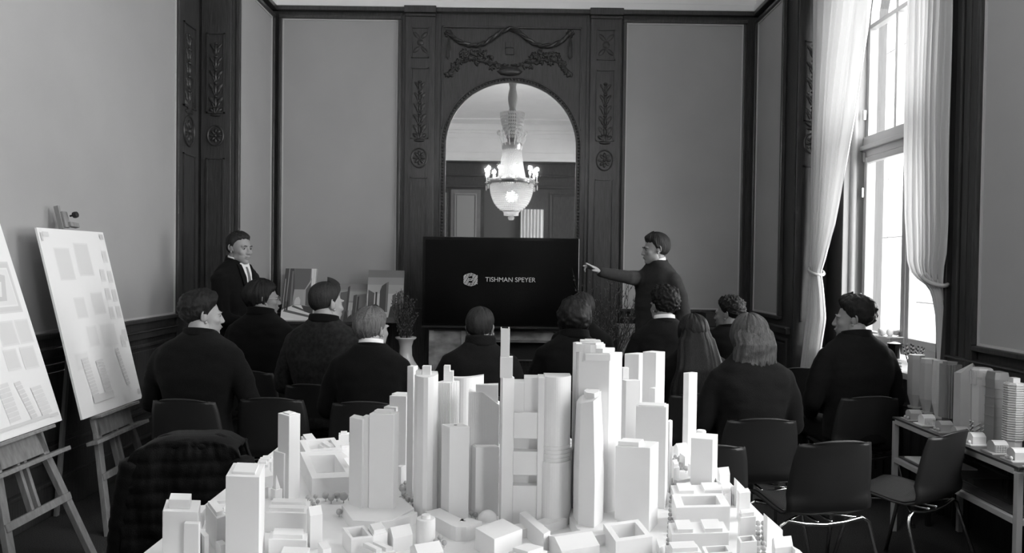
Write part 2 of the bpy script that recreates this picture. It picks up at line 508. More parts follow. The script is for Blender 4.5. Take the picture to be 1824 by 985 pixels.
def window(k, a, b, full):
    x0, x1 = 3.03, 3.10
    R = (b - a) / 2; cy = (a + b) / 2; zs = 3.66; zb = .93
    w = MB()
    w.box(x0, x1, a, a + .055, zb, zs); w.box(x0, x1, b - .055, b, zb, zs)
    w.box(x0 + .001, x1, a + .055, b - .055, zb, zb + .08)
    n = 18
    for i in range(n):
        g0, g1 = PI * i / n, PI * (i + 1) / n
        vs = [(x, cy - r * math.cos(g), zs + r * .95 * math.sin(g)) for x in (x0, x1) for (r, g) in ((R, g0), (R, g1), (R - .055, g1), (R - .055, g0))]
        w.add(vs, [(0, 1, 2, 3), (7, 6, 5, 4), (0, 4, 5, 1), (1, 5, 6, 2), (2, 6, 7, 3), (3, 7, 4, 0)])
    wo = struct(w, 'window_%d' % k, GREYP)
    MB().box(x0 - .02, x1, a + .0, b - .0, 2.54, 2.72).box(x0 - .05, x1, a, b, 2.60, 2.64).build('transom', GREYP, wo, bevel=.006)
    # lower casements meeting at the middle, upper lights with glazing bars
    for (u0, u1, nm) in ((a + .055, cy - .01, 'casement'), (cy + .01, b - .055, 'casement')):
        f = MB(); t = .05; z0, z1 = zb + .08, 2.54
        f.box(x0 - .03, x0 + .03, u0, u0 + t, z0, z1); f.box(x0 - .03, x0 + .03, u1 - t, u1, z0, z1)
        f.box(x0 - .03, x0 + .03, u0 + t, u1 - t, z0, z0 + .06); f.box(x0 - .03, x0 + .03, u0 + t, u1 - t, z1 - .05, z1)
        c = f.build(nm, GREYP, wo, bevel=.006)
        MB().box(x0 - .002, x0 + .002, u0 + t, u1 - t, z0 + .06, z1 - .05).build('pane', GLASS, c)
    bars = MB()
    for uu in (a + R * .66, b - R * .66): bars.box(x0, x0 + .05, uu - .018, uu + .018, 2.72, 4.2)
    bars.box(x0 - .005, x0 + .055, a + .055, b - .055, zs - .03, zs + .005)
    bars.build('glazing_bar', GREYP, wo)
    MB().box(x0 + .023, x0 + .027, a + .05, b - .05, 2.72, zs - .02).build('pane', GLASS, wo)
    pts = [(cy - (R - .03) * math.cos(PI * i / 16), zs + (R - .03) * .95 * math.sin(PI * i / 16)) for i in range(17)]
    m = len(pts)
    MB().add([(x, p[0], p[1]) for x in (x0 + .023, x0 + .027) for p in pts], [tuple(range(m)), tuple(range(2 * m - 1, m - 1, -1))] + [(i, (i + 1) % m, m + (i + 1) % m, m + i) for i in range(m)]).build('pane', GLASS, wo)
    for zz in (2.2, 2.5, 2.86, 1.3): MB().box(x0 - .05, x0 - .03, b - .075, b - .055, zz, zz + .08).build('hinge', STEEL, wo)
    # jamb lining inside the recess, gently rounded
    j = MB()
    for yy, sg in ((a, 1), (b, -1)):
        j.box(XW + .002, x0, min(yy, yy + sg * .012), max(yy, yy + sg * .012), .88, 3.7)
    j.tube([(2.93, b - .02, .95), (2.93, b - .02, 3.7)], .028, 10)
    j.build('jamb_lining', mat('jamb_grey', .26, .6), wo, smooth=True)
    s = struct(MB().box(2.66, 3.12, a - .12, b + .12, .85, .89), 'trim_%d' % (k + 2), mat('sill_board', .5, .35, var=.1, scale=4))
    s2 = MB().box(2.70, 2.86, a - .05, b + .05, .02, .84)
    for i in range(12):
        yy = a + .05 + (b - a - .1) * i / 12
        s2.box(2.685, 2.70, yy, yy + .06, .12, .74)
    s2.build('radiator_cover', WOODD, s)
    return wo
for k, (a, b) in enumerate(WIN): window(k + 1, a, b, k == 0)

# the facade across the street and the street itself
st = struct(MB().box(3.4, 14, -14, 24, -3.2, -3.0), 'trim_9', mat('street_paving', .4, .8, var=.2, scale=3))
fac = thing('facade', 'pale stone building front seen through the tall window', 'building', (11.0, 24.0, -3.0))
MB().box(11.0, 12.0, 15.5, 34, -3, 11).build('wall', mat('pale_stone', .16, .8, var=.05, scale=2), fac)
slab = None
for i in range(12):
    for j in range(7):
        y0 = 15.6 + i * 1.5; z0 = -2.9 + j * 1.8
        if slab is None:
            me_o = MB().box(10.93, 10.999, y0, y0 + 1.47, z0, z0 + 1.77).build('stone_slab', mat('pale_stone2', .2, .8, var=.06, scale=1.5), fac)
            slab = me_o; y00, z00 = y0, z0
        else:
            c = slab.copy(); COL.objects.link(c); c.parent = fac
            c.location = (0, y0 - y00, z0 - z00)
for y0, z0 in ((16.2, 0.0), (16.2, 4.2), (20.5, 0.0), (20.5, 4.2), (24.5, 4.2)):
    w = MB().box(10.86, 10.925, y0, y0 + 1.3, z0, z0 + 2.3).build('window', mat('far_frame', .5, .6), fac)
    MB().box(10.85, 10.86, y0 + .1, y0 + 1.2, z0 + .1, z0 + 2.2).build('pane', mat('far_glass', .25, .2), w)

# ------------------------------------------------------------------ curtains
def lerp_tab(tab, z):
    if z >= tab[0][0]: return tab[0][1]
    for (za, va), (zb_, vb) in zip(tab, tab[1:]):
        if z >= zb_:
            t = (z - zb_) / (za - zb_); t = t * t * (3 - 2 * t) if False else t
            return vb + (va - vb) * t
    return tab[-1][1]
CURT2 = bpy.data.materials.new('translucent_curtain'); CURT2.use_nodes = True
_n = CURT2.node_tree.nodes; _l = CURT2.node_tree.links
_p = _n['Principled BSDF']; _p.inputs['Base Color'].default_value = (.66, .66, .66, 1); _p.inputs['Roughness'].default_value = .9
_tr = _n.new('ShaderNodeBsdfTranslucent'); _tr.inputs[0].default_value = (.72, .72, .72, 1)
_mx = _n.new('ShaderNodeMixShader'); _mx.inputs[0].default_value = .22
_l.new(_p.outputs[0], _mx.inputs[1]); _l.new(_tr.outputs[0], _mx.inputs[2]); _l.new(_mx.outputs[0], _n['Material Output'].inputs[0])

def curtain(name, label, tabA, tabB, tabX, zt, zb, folds, amp, ztie, tieA, tieB, tiex, seed):
    t = thing(name, label, 'curtain', (tabX[-1][1], lerp_tab(tabA, zb), zb))
    def P(i, j):
        z = zt + (zb - zt) * j
        A = lerp_tab(tabA, z); B = lerp_tab(tabB, z); x = lerp_tab(tabX, z)
        w = abs(B - A); k = min(1.0, w / .9)
        a2 = amp * (0.35 + .65 * k)
        ph = folds * 2 * PI * (i + .03 * math.sin(5 * i + seed) + .012 * noise.noise(Vector((i * 3, z * 1.2, seed))))
        d = math.sin(ph) * .7 + .3 * math.sin(2.3 * ph + 1 + seed) + .5 * noise.noise(Vector((i * 6, z * .9, seed + 3)))
        return (x - a2 * d, A + (B - A) * i + .006 * math.cos(ph), z)
    MB().grid(P, folds * 11, 90).build('cloth', CURT2, t, smooth='all', fix=False)
    y0, y1 = tieA, tieB
    ring = [(tiex + .055 * math.cos(g), (y0 + y1) / 2 + (abs(y1 - y0) / 2 + .0) * math.sin(g), ztie + .03 * math.sin(g)) for g in [2 * PI * q / 22 for q in range(22)]]
    MB().tube(ring, .014, 8, closed=True).build('tieback', mat('cream_tie', .55, .8), t, smooth='all')
    return t
curtain('curtain', 'long pale curtain on the far side of the window, tied back, falling to the floor', 
        [(4.5, 6.60), (0, 6.60)],
        [(4.45, 5.28), (3.7, 5.62), (2.6, 5.97), (1.95, 6.17), (1.66, 6.33), (1.56, 6.40), (1.4, 6.34), (1.15, 6.28), (.8, 6.32), (.1, 6.42)],
        [(4.5, 2.68), (1.6, 2.67), (1.2, 2.66), (.7, 2.61), (.1, 2.59)], 4.5, .06, 9, .05, 1.56, 6.40, 6.58, 2.67, 1.0)
curtain('curtain', 'pale curtain on the near side of the window, bunched up above the sill',
        [(4.5, 4.72), (1.7, 4.72), (1.5, 4.76), (.95, 4.80)],
        [(4.5, 5.21), (2.4, 5.21), (1.95, 5.18), (1.65, 5.12), (1.55, 5.06), (1.50, 4.93), (1.44, 4.86), (1.3, 4.84), (.95, 4.82)],
        [(4.5, 2.76), (1.9, 2.76), (1.6, 2.75), (1.3, 2.79), (.95, 2.80)], 4.5, .93, 8, .045, 1.52, 4.74, 4.94, 2.77, 4.0)
# rear wall curtain, only visible in the mirror
t = thing('curtain', 'striped bright curtain hanging on the rear wall, seen in the mirror', 'curtain', (.55, YR + .12, 0.05))
MB().grid(lambda i, j: (.2 + .6 * i, YR + .12 + .04 * math.sin(i * 2 * PI * 7), 3.0 - 2.9 * j), 70, 12).build('cloth', mat('bright_curtain', .8, .8), t, smooth='all', fix=False)

# ------------------------------------------------------------------ mirror with beaded arch
MIR = mat('mirror_silver', .86, .015, metal=1.0)
uc = -.03; hw = .687; zsp = atY(906, 262, YB).z; ztop = atY(906, 147, YB).z; zbm = 1.0
def arch(r_add, n=40, z0=zbm):
    pts = [(uc - hw - r_add, z0)]
    for k in range(n + 1):
        g = PI - PI * k / n
        pts.append((uc + (hw + r_add) * math.cos(g), zsp + (ztop - zsp + r_add) * math.sin(g)))
    pts.append((uc + hw + r_add, z0))
    return pts
mt = thing('wall_mirror', 'tall round-arched mirror in a beaded dark wooden frame reflecting the chandelier', 'mirror', (uc, YB - .01, zbm), 0)
a = arch(.0); n = len(a)
MB().add([(p[0], YB - .012, p[1]) for p in a] + [(p[0], YB - .002, p[1]) for p in a], [tuple(range(n)), tuple(range(2 * n - 1, n - 1, -1))] + [(i, (i + 1) % n, n + (i + 1) % n, n + i) for i in range(n)]).build('mirror_glass', MIR, mt)
fr = MB()
for (r0, r1, d) in ((-.004, .012, .03), (.012, .042, .018), (.042, .058, .034)):
    A0, A1 = arch(r0), arch(r1)
    for i in range(n - 1):
        vs = [(p[0], YB - dd, p[1]) for dd in (d, .0) for p in (A0[i], A0[i + 1], A1[i + 1], A1[i])]
        fr.add(vs, [(0, 1, 2, 3), (7, 6, 5, 4), (0, 4, 5, 1), (1, 5, 6, 2), (2, 6, 7, 3), (3, 7, 4, 0)])
fr.build('mirror_frame', WOODC, mt)
# beads along the frame
c = arch(.027, 200); L = 0; acc = []
for p, q in zip(c, c[1:]):
    d = math.hypot(q[0] - p[0], q[1] - p[1]); s = 0
    while L <= d:
        acc.append((p[0] + (q[0] - p[0]) * L / d, p[1] + (q[1] - p[1]) * L / d)); L += .034
    L -= d
bd = MB()
for (u, z) in acc: bd.ell((u, YB - .024, z), (.012, .012, .012), 6, 4)
o = bd.build('beading', WOODC, mt, smooth='all'); o['kind'] = 'stuff'

# overmantel field with festoon, rod, tassels and oak sprays
ov = MB(); F = FB
zf1 = atY(912, 48, YB).z; ul, ur = -.765, .70
for (a_, b_, c_, e_) in ((ul, ur, zf1 - .02, zf1), (ul, ul + .016, 3.0, zf1), (ur - .016, ur, 3.0, zf1)): ov.fbox(F, a_, b_, c_, e_, 0, .02)
ov.build('overmantel_moulding', WOOD, wb, bevel=.004)
cv = MB()
def P2(px, py): q = atY(px, py, YB); return (q.x, q.z)
fest = [(797, 57), (806, 66), (818, 75), (834, 81), (850, 82), (866, 77), (880, 67), (893, 57), (908, 52), (922, 56), (936, 68), (950, 78), (966, 83), (984, 82), (1000, 75), (1012, 64), (1017, 58)]
pts = []
for i in range(len(fest) - 1):
    for t_ in (0, .25, .5, .75):
        pts.append(P2(fest[i][0] + (fest[i + 1][0] - fest[i][0]) * t_, fest[i][1] + (fest[i + 1][1] - fest[i][1]) * t_))
for off in (0, PI):
    cv.tube([F(u, z + .010 * math.sin(i * .9 + off), .02 + .012 * math.cos(i * .9 + off)) for i, (u, z) in enumerate(pts)], .018, 7)
for px in (799, 1016):
    u, z = P2(px, 60); lobe(cv, F, u, z, .035, .035, 0, .03, 0)
    for q in range(6): lobe(cv, F, u + .03 * math.cos(q), z + .03 * math.sin(q), .018, .018, 0, .02, 0)
    u0, z0 = P2(px, 66); u1, z1 = P2(px, 105)
    cv.tube([F(u0, z0, .01), F(u0 - .018, (z0 + z1) / 2, .012), F(u0 - .02, z1 + .02, .012), F(u0, z1, .012), F(u0 + .02, z1 + .02, .012), F(u0 + .018, (z0 + z1) / 2, .012), F(u0, z0, .01)], .009, 6)
rnd = random.Random(5)
for sg in (-1, 1):
    for k in range(34):
        t_ = k / 33.0
        px = 908 + sg * (22 + t_ * 88); py = 114 - 12 * math.sin(t_ * 2.4) + rnd.uniform(-11, 9)
        if t_ > .75: py = 110 + (t_ - .75) * 90 + rnd.uniform(-5, 5)
        u, z = P2(px, py); g = rnd.uniform(0, 2 * PI)
        for q in range(3): lobe(cv, F, u + .02 * math.cos(g + q * .8), z + .02 * math.sin(g + q * .8), .030, .014, g + q * .8, .02, 0)
    cv.tube([F(*P2(908 + sg * a_, b_), .012) for a_, b_ in ((2, 116), (14, 119), (26, 114), (44, 112), (66, 106), (88, 112), (106, 128))], .009, 6)
    for a_ in (10, 24): lobe(cv, F, *P2(908 + sg * a_, 116), .022, .016, .3, .028, 0)
cv.build('festoon_carving', WOODC, wb, smooth=True)
u, z = P2(908, 86)
pl = MB().fbox(F, u - .045, u + .045, z - .07, z + .06, 0, .018).fbox(F, u - .05, u + .05, z - .005, z + .005, 0, .024)
pl.build('keystone', WOOD, wb, bevel=.015)
u, z = P2(908, 128)
lobe_m = MB(); lobe(lobe_m, F, u, z, .14, .05, 0, .04, 0); lobe_m.build('keystone_boss', WOOD, wb, smooth='all')

# ------------------------------------------------------------------ mantelpiece
YM = 7.30
mp = thing('mantelpiece', 'grey veined marble fireplace surround under the television', 'fireplace', (-.03, YM, 0))
x0, x1 = atY(765, 600, YM).x, .80
zt_ = atY(908, 589, YM).z
MB().box(x0 - .01, x1 + .01, YM - .03, YB, zt_ - .005, zt_ + .025).build('mantel_shelf', mat('dark_shelf', .04, .3), mp, bevel=.006)
MB().box(x0 + .36, x1 - .36, YM + .02, YB, zt_ - .12, zt_ - .005).box(x0 + .36, x1 - .36, YM + .005, YM + .02, zt_ - .1, zt_ - .075).build('lintel', MARB, mp, bevel=.006)
for a_, b_ in ((x0, x0 + .36), (x1 - .36, x1)):
    j = MB().box(a_, b_, YM, YB, 0, zt_ - .005).box(a_ - .004, a_ + .045, YM - .02, YM, 0, zt_ - .005).box(b_ - .045, b_ + .004, YM - .02, YM, 0, zt_ - .005).box(a_ + .09, b_ - .09, YM - .006, YM, .1, zt_ - .3)
    j.build('jamb', MARB, mp, bevel=.006)
MB().box(x0 + .36, x1 - .36, YM + .2, YM + .22, 0, zt_ - .12).build('fireback', BLACKM, mp)
g = MB()
for k in range(26):
    xx = x0 + .37 + k * (x1 - x0 - .74) / 25
    g.tube([(xx, YM + .12, .02), (xx, YM + .12, .62)], .002, 4)
for k in range(20): g.tube([(x0 + .36, YM + .12, .03 + k * .031), (x1 - .36, YM + .12, .03 + k * .031)], .002, 4)
g.tube([(x0 + .36, YM + .12, .62), (x1 - .36, YM + .12, .62)], .01, 6)
o = g.build('spark_guard', mat('guard_wire', .08, .4, metal=.8), mp); o['kind'] = 'stuff'

# ------------------------------------------------------------------ television
YT = 7.22
tv = thing('television', 'large black flat screen television showing a company title in front of the mirror', 'television', (-.1, YT, .93))
pA, pB = atY(753, 421, YT), atY(1030, 587, YT)
tx0, tx1, tz1, tz0 = pA.x, pB.x, pA.z, pB.z + .0
MB().box(tx0, tx1, YT, YT + .05, tz0, tz1).build('casing', BLACK, tv, bevel=.006)
MB().box(tx0 + .03, tx1 - .03, YT - .003, YT + .001, tz0 + .045, tz1 - .03).build('screen', mat('screen_glass', .003, .2, spec=.25), tv)
MB().box(tx0, tx1, YT - .006, YT, tz0, tz0 + .02).build('lower_bezel', mat('bezel_grey', .03, .15), tv, bevel=.002)
MB().box(-.45, .25, YT - .08, YT + .2, zt_ + .026, zt_ + .04).box(-.15, -.05, YT + .02, YT + .06, zt_ + .03, tz0 + .05).build('stand', BLACK, tv, bevel=.004)
LIT = mat('lit_print', .3, .5, emit=.13)
LIT2 = mat('lit_logo', .3, .5, emit=.10)
def text_obj(txt, width, name, m, parent, loc, rot):
    cu = bpy.data.curves.new('t', 'FONT'); cu.body = txt; cu.size = 1; cu.extrude = 0.0
    to = bpy.data.objects.new('t', cu); COL.objects.link(to)
    bpy.context.view_layer.update()
    me = bpy.data.meshes.new_from_object(to.evaluated_get(bpy.context.evaluated_depsgraph_get()))
    bpy.data.objects.remove(to)
    xs = [v.co.x for v in me.vertices]; w = max(xs) - min(xs); s = width / w
    M = Matrix.Translation(Vector(loc) - ORG[parent.name]) @ rot @ Matrix.Scale(s, 4) @ Matrix.Translation((-min(xs), 0, 0))
    me.transform(M); me.name = name; me.materials.clear(); me.materials.append(m)
    o = bpy.data.objects.new(name, me); COL.objects.link(o); o.parent = parent
    ORG[o.name] = ORG[parent.name]
    return o
p0 = atY(864.5, 501.5, YT); p1 = atY(954, 501.5, YT)
ORG_T = text_obj('TISHMAN SPEYER', p1.x - p0.x, 'lettering', LIT, tv, (p0.x, YT - .005, p0.z), Matrix.Rotation(PI / 2, 4, 'X'))
lc = atY(838.3, 498, YT); hr = 12.5 / 1317 * YT
lg = MB()
def hexclip(u, v):   # inside a pointed-top hexagon of radius 1
    return abs(u) <= .98 and abs(v) + abs(u) * .38 <= 1.0
nb = 15
for k in range(nb):
    for q in range(16):
        u0 = -1 + q / 8; u1 = u0 + .118
        um = (u0 + u1) / 2
        # three bands of waving bars: slopes change from face to face
        vb = -1 + (k + .5) * 2 / nb
        def vv(u): return vb * (1 - .38 * abs(u))
        gap = .25 < abs(vb) < .42 and abs(um) < .25
        if hexclip(um, vv(um)) and not gap and not ((q * 3 + k * 2) % 7 == 0):
            lg.add([(lc.x + u * hr, YT - .005, lc.z + (vv(u) + dv) * hr) for u, dv in ((u0, -.045), (u1, -.045), (u1, .045), (u0, .045))], [(0, 1, 2, 3)])
lg.build('emblem', LIT2, tv)

# ------------------------------------------------------------------ cabinets either side of the chimney piece
def cabinet(label, x0, x1, y0, zt, nm='low_cabinet'):
    t = thing(nm, label, 'cabinet', ((x0 + x1) / 2, y0, 0))
    MB().box(x0, x1, y0 + .02, YB - .05, 0, zt - .03).build('carcass', WOODD, t)
    MB().box(x0 - .01, x1 + .01, y0, YB - .05, zt - .03, zt).build('top', WOODD, t, bevel=.006)
    n = 3; w = (x1 - x0) / n
    for i in range(n):
        d = MB(); a, b = x0 + i * w + .02, x0 + (i + 1) * w - .02
        for q in ((a, b, .08, .14), (a, b, zt - .14, zt - .08), (a, a + .05, .14, zt - .14), (b - .05, b, .14, zt - .14)): d.box(q[0], q[1], y0 + .004, y0 + .02, q[2], q[3])
        dd = d.build('door', WOODD, t, bevel=.004)
        l = MB()
        for k in range(9): l.box(a + .06 + k * (b - a - .12) / 9, a + .06 + (k + .6) * (b - a - .12) / 9, y0 + .01, y0 + .02, .15, zt - .15)
        l.build('grille', WOODD, dd)
    return t
YC = 7.38
zc = atY(600, 574, YC).z
cabinet('low dark panelled cabinet left of the fireplace carrying three pictures', -2.47, -1.30, YC, zc)
cabinet('low dark panelled cabinet right of the fireplace behind the pointing man', 1.36, 2.47, YC, zc)
# carved pale end post
cp = atY(1118, 578, 7.2)
t = thing('carved_pedestal', 'pale carved pedestal post left of the pointing man', 'pedestal', (cp.x, 7.2, 0))
MB().box(cp.x - .085, cp.x + .10, 7.16, 7.3, 0, cp.z - .03).build('shaft', mat('pale_carved', .16, .5, var=.3, scale=30), t)
MB().box(cp.x - .10, cp.x + .115, 7.14, 7.32, cp.z - .03, cp.z).build('top', mat('pale_carved2', .2, .5), t, bevel=.005)
c = MB()
for k in range(6): c.ell((cp.x - .06 + k * .027, 7.158, cp.z - .085), (.011, .012, .022), 7, 5)
for k in range(7): c.ell((cp.x - .055, 7.158, cp.z - .16 - k * .07), (.014, .012, .028), 7, 5)
c.build('carving', mat('pale_carved2', .2, .5), t, smooth='all')

# ------------------------------------------------------------------ flat prints made of thin shapes
def art(parent, F2, polys, name='print', d0=.0008):
    """polys: (grey, [(u,v)..]) in 0..1 across the sheet, laid one over the other"""
    greys = sorted(set(g for g, _ in polys)); mb = MB()
    for k, (g, pts) in enumerate(polys):
        mb.cur = greys.index(g)
        mb.add([F2(u, v, d0 + k * .00012) for u, v in pts], [tuple(range(len(pts)))])
    return mb.build(name, [grey(g) for g in greys], parent, fix=False)
def rect(a, b, c, d): return [(a, c), (b, c), (b, d), (a, d)]

def picture(label, pxs, D0, D1, polys, dep=.02):
    """canvas leaning back: bottom edge at D0, top edge at D1"""
    xl, xr, yt, yb = pxs
    b0 = atY(xl, yb, D0); b1 = atY(xr, yb, D0); t0 = atY(xl, yt, D1); t1 = atY(xr, yt, D1)
    zb_ = zc + .002
    b0.z = b1.z = zb_; t1.z = t0.z
    w = b1.x - b0.x; H = Vector((0, D1 - D0, t0.z - zb_)); nrm = Vector((0, -H.z, H.y)).normalized()
    t = thing('canvas_picture', label, 'picture', (b0.x + w / 2, D0, zb_))
    F2 = lambda u, v, d: tuple(Vector((b0.x + u * w, D0, zb_)) + H * v + nrm * d)
    vs = [F2(u, v, d) for v in (0, 1) for d in (-dep, 0) for u in (0, 1)]
    MB().add(vs, [(0, 2, 3, 1), (4, 5, 7, 6), (0, 1, 5, 4), (2, 6, 7, 3), (0, 4, 6, 2), (1, 3, 7, 5)]).build('canvas', grey(.45), t)
    art(t, F2, [(round(min(.85, g * 1.45), 3), p) for g, p in polys])
    return t
# a street in perspective with long shadows
P = [(.16, rect(0, .97, .02, 1)), (.10, [(.3, 1), (.8, 1), (.8, .55), (.3, .5)]), (.28, [(.3, .6), (.75, .6), (.7, .3), (.35, .3)]),
     (.05, [(0, 1), (.28, 1), (.34, .6), (.3, .3), (0, .22)]), (.22, [(.12, 1), (.15, 1), (.13, .28), (.11, .28)]), (.13, [(.22, .95), (.27, .95), (.31, .3), (.24, .3)]),
     (.55, [(.82, 1), (.97, 1), (.97, .25), (.9, .22), (.86, .6)]), (.3, [(.62, .55), (.86, .82), (.86, .26), (.64, .3)]), (.08, [(.7, .6), (.84, .74), (.84, .28), (.72, .3)]),
     (.5, rect(.9, .93, .3, .98)), (.55, [(.0, .2), (.35, .3), (.62, .3), (.97, .22), (.97, .02), (0, .02)]),
     (.08, [(.35, .3), (.97, .16), (.97, .13), (.3, .27)]), (.1, [(.1, .22), (.97, .10), (.97, .06), (.05, .18)]), (.6, [(.0, .08), (.8, .02), (0, .02)]),
     (.45, [(.38, .38), (.42, .44), (.5, .46), (.56, .4), (.56, .31), (.38, .31)]), (.04, [(.6, .3), (.97, .27), (.97, .14), (.72, .18)]),
     (.02, rect(.09, .12, .2, .37)), (.02, rect(.14, .19, .2, .36)), (.02, rect(.16, .18, .36, .39)), (.3, [(.03, .25), (.05, .25), (.05, .8), (.03, .8)])]
picture('canvas picture of a sunlit street between tall buildings at the left end of the cabinet', (499, 557, 478, 571), YC + .03, YC + .2, P)
# skyline
rnd = random.Random(3)
P = [(.2, rect(0, 1, 0, 1)), (.26, rect(0, 1, .55, .8)), (.17, rect(0, 1, .85, 1)), (.34, rect(0, 1, .3, .5))]
for (a, b, h, g) in ((.1, .2, .5, .1), (.22, .3, .62, .12), (.33, .38, .45, .2), (.4, .46, .55, .08), (.47, .60, .8, .09), (.60, .64, .95, .05), (.66, .7, .5, .3), (.72, .78, .72, .06), (.78, .96, .74, .14), (.8, .83, .68, .04), (.97, 1.0, .66, .06)):
    P.append((g, [(a, .1), (b, .1), (b, h), (a, h * .96)]))
for k in range(14): P.append((rnd.choice([.03, .05, .08]), [(k / 14, 0), ((k + 1.3) / 14, 0), ((k + 1) / 14, rnd.uniform(.15, .3)), ((k + .2) / 14, rnd.uniform(.12, .3))]))
picture('dark canvas picture of a city skyline, middle one of the three', (556, 652, 505, 571), YC + .05, YC + .22, [(g, [(min(u, 1), v) for u, v in p]) for g, p in P])
P = [(.22, rect(0, 1, 0, 1)), (.14, rect(0, 1, .86, 1)), (.28, rect(0, 1, .55, .72)), (.38, rect(0, 1, .1, .55)),
     (.07, [(.03, .2), (.2, .2), (.2, .56), (.03, .62)]), (.45, rect(.2, .22, .3, .52)), (.03, rect(.23, .28, .2, .58)), (.05, [(.35, .2), (.58, .2), (.58, .78), (.5, .75), (.4, .7), (.35, .6)]), (.12, [(.52, .2), (.58, .2), (.58, .78), (.52, .76)]),
     (.07, [(.7, .15), (.8, .15), (.8, .56), (.7, .52)]), (.12, [(.82, .15), (1, .15), (1, .62), (.88, .6), (.82, .55)]), (.05, rect(.84, .88, .2, .58)),
     (.03, [(0, .05), (.1, .3), (.25, .36), (.4, .28), (.5, .05)]), (.03, [(.6, .05), (.66, .3), (.78, .36), (.9, .3), (1, .1), (1, 0), (.6, 0)]), (.05, rect(0, 1, 0, .1)), (.4, [(.2, .28), (.3, .3), (.28, .1), (.22, .1)])]
picture('canvas picture of skyscrapers over trees at the right end of the cabinet', (651, 716, 481, 572), YC - .01, YC + .13, P, .035)
# things on the right cabinet
def cabz(px, D): return atY(px, 575, D)
q = atY(1134, 577, 7.5)
t = thing('loudspeaker', 'small black box loudspeaker beside the pointing man', 'speaker', (1.40, 7.5, zc))
x_ = 1.40
MB().box(x_ - .06, x_ + .07, 7.45, 7.6, zc + .001, zc + .22).build('casing', BLACKM, t, bevel=.006)
MB().box(x_ - .05, x_ - .045, 7.44, 7.45, zc + .02, zc + .2).box(x_ - .02, x_ - .015, 7.44, 7.45, zc + .02, zc + .2).build('trim_strip', STEEL, t)
for k, (dx, dz, w, g) in enumerate(((0, 0, .16, .4), (.01, .025, .14, .5), (-.01, .05, .15, .3))):
    bo = MB().box(1.78 + dx, 1.78 + dx + w, 7.4, 7.52, zc + .002 + dz, zc + .024 + dz)
    tag(bo.build('book', grey(g), None, base=True, bevel=.002), ['pale book at the bottom of the stack behind the long-haired woman', 'palest book in the middle of the stack behind the long-haired woman', 'grey book on top of the stack behind the long-haired woman'][k], 'book', 'books stacked on the right cabinet')
tag(MB().box(1.95, 2.06, 7.42, 7.6, zc + .002, zc + .14).build('box', BLACKM, None, base=True, bevel=.004), 'black box on the right cabinet beside the can', 'box')
cx = atY(1273, 577, 7.45).x + .04
t = thing('drink_can', 'light can with a dark label on the cabinet behind the curly-haired listener', 'can', (cx, 7.45, zc))
MB().lathe([(.03, .002), (.035, .01), (.035, .15), (.028, .165), (.02, .17)], (cx, 7.45, zc), 20).build('body', grey(.45, .3), t, smooth=True)
MB().lathe([(.0358, .05), (.0358, .11)], (cx, 7.45, zc), 20).build('label_band', grey(.05), t, smooth=True)

# ------------------------------------------------------------------ vases with branches
def vase(label, x, y, h, m, twigs, spread, seed, tw_h):
    t = thing('branch_vase', label, 'vase', (x, y, 0))
    s = h
    prof = [(.06, 0), (.085, .02), (.08, .06), (.10, .2), (.145, .42), (.155, .55), (.135, .66), (.085, .74), (.062, .80), (.058, .90), (.075, .965), (.10, .985), (.10, 1.0), (.085, .99), (.05, .93), (.03, .9)]
    MB().lathe([(r * (1.0), z * s) for r, z in prof], (x, y, 0), 36).build('body', m, t, smooth='all')
    r = random.Random(seed); b = MB(); buds = MB()
    for k in range(twigs):
        a = r.uniform(0, 2 * PI); p = Vector((x + .03 * math.cos(a), y + .03 * math.sin(a), h * .9)); d = Vector((math.cos(a) * r.uniform(.05, spread), math.sin(a) * .15 * spread, 1)).normalized()
        L = tw_h * r.uniform(.6, 1.0); n = 9; pts = [p]
        for i in range(n):
            d = (d + Vector((r.uniform(-.14, .14), r.uniform(-.08, .08), .02))).normalized(); p = p + d * (L / n); pts.append(p)
            if i > 1:
                e = (d + Vector((r.uniform(-.8, .8), r.uniform(-.3, .3), .1))).normalized(); l2 = L * r.uniform(.08, .2)
                e2 = (e + Vector((r.uniform(-.3, .3), r.uniform(-.2, .2), .3))).normalized()
                b.tube([p, p + e * l2 * .5, p + e * l2 * .5 + e2 * l2 * .5], [.0022, .0018, .001], 4)
                for q in range(3): buds.ell(p + e * l2 * r.uniform(.2, .6) + Vector((r.uniform(-.01, .01),) * 3), (.005, .005, .008), 5, 4)
        b.tube(pts, [.004 - .0025 * i / n for i in range(n + 1)], 5)
    b.build('twig', TWIG, t)
    o = buds.build('bud', mat('bud', .07, .7), t, smooth='all'); o['kind'] = 'stuff'
q = atY(723, 600, 7.0)
vase('tall pale porcelain vase with dark branches left of the television', q.x, 7.0, q.z, PORC, 26, .35, 2, .5)
q = atY(1086, 600, 6.95)
vase('dark vase with a spray of bare branches right of the television', q.x, 6.95, .72, mat('dark_glaze', .02, .3), 38, .75, 11, .85)

# ------------------------------------------------------------------ sill still life
def sp(px, py, z=.891): return atZ(px, py, z)
tt = Vector((2.82, 5.12, .891))
pl = atY(1599, 634, 5.1)
def onsill(px, D): # x from the picture column at depth D
    return atY(px, 600, D).x
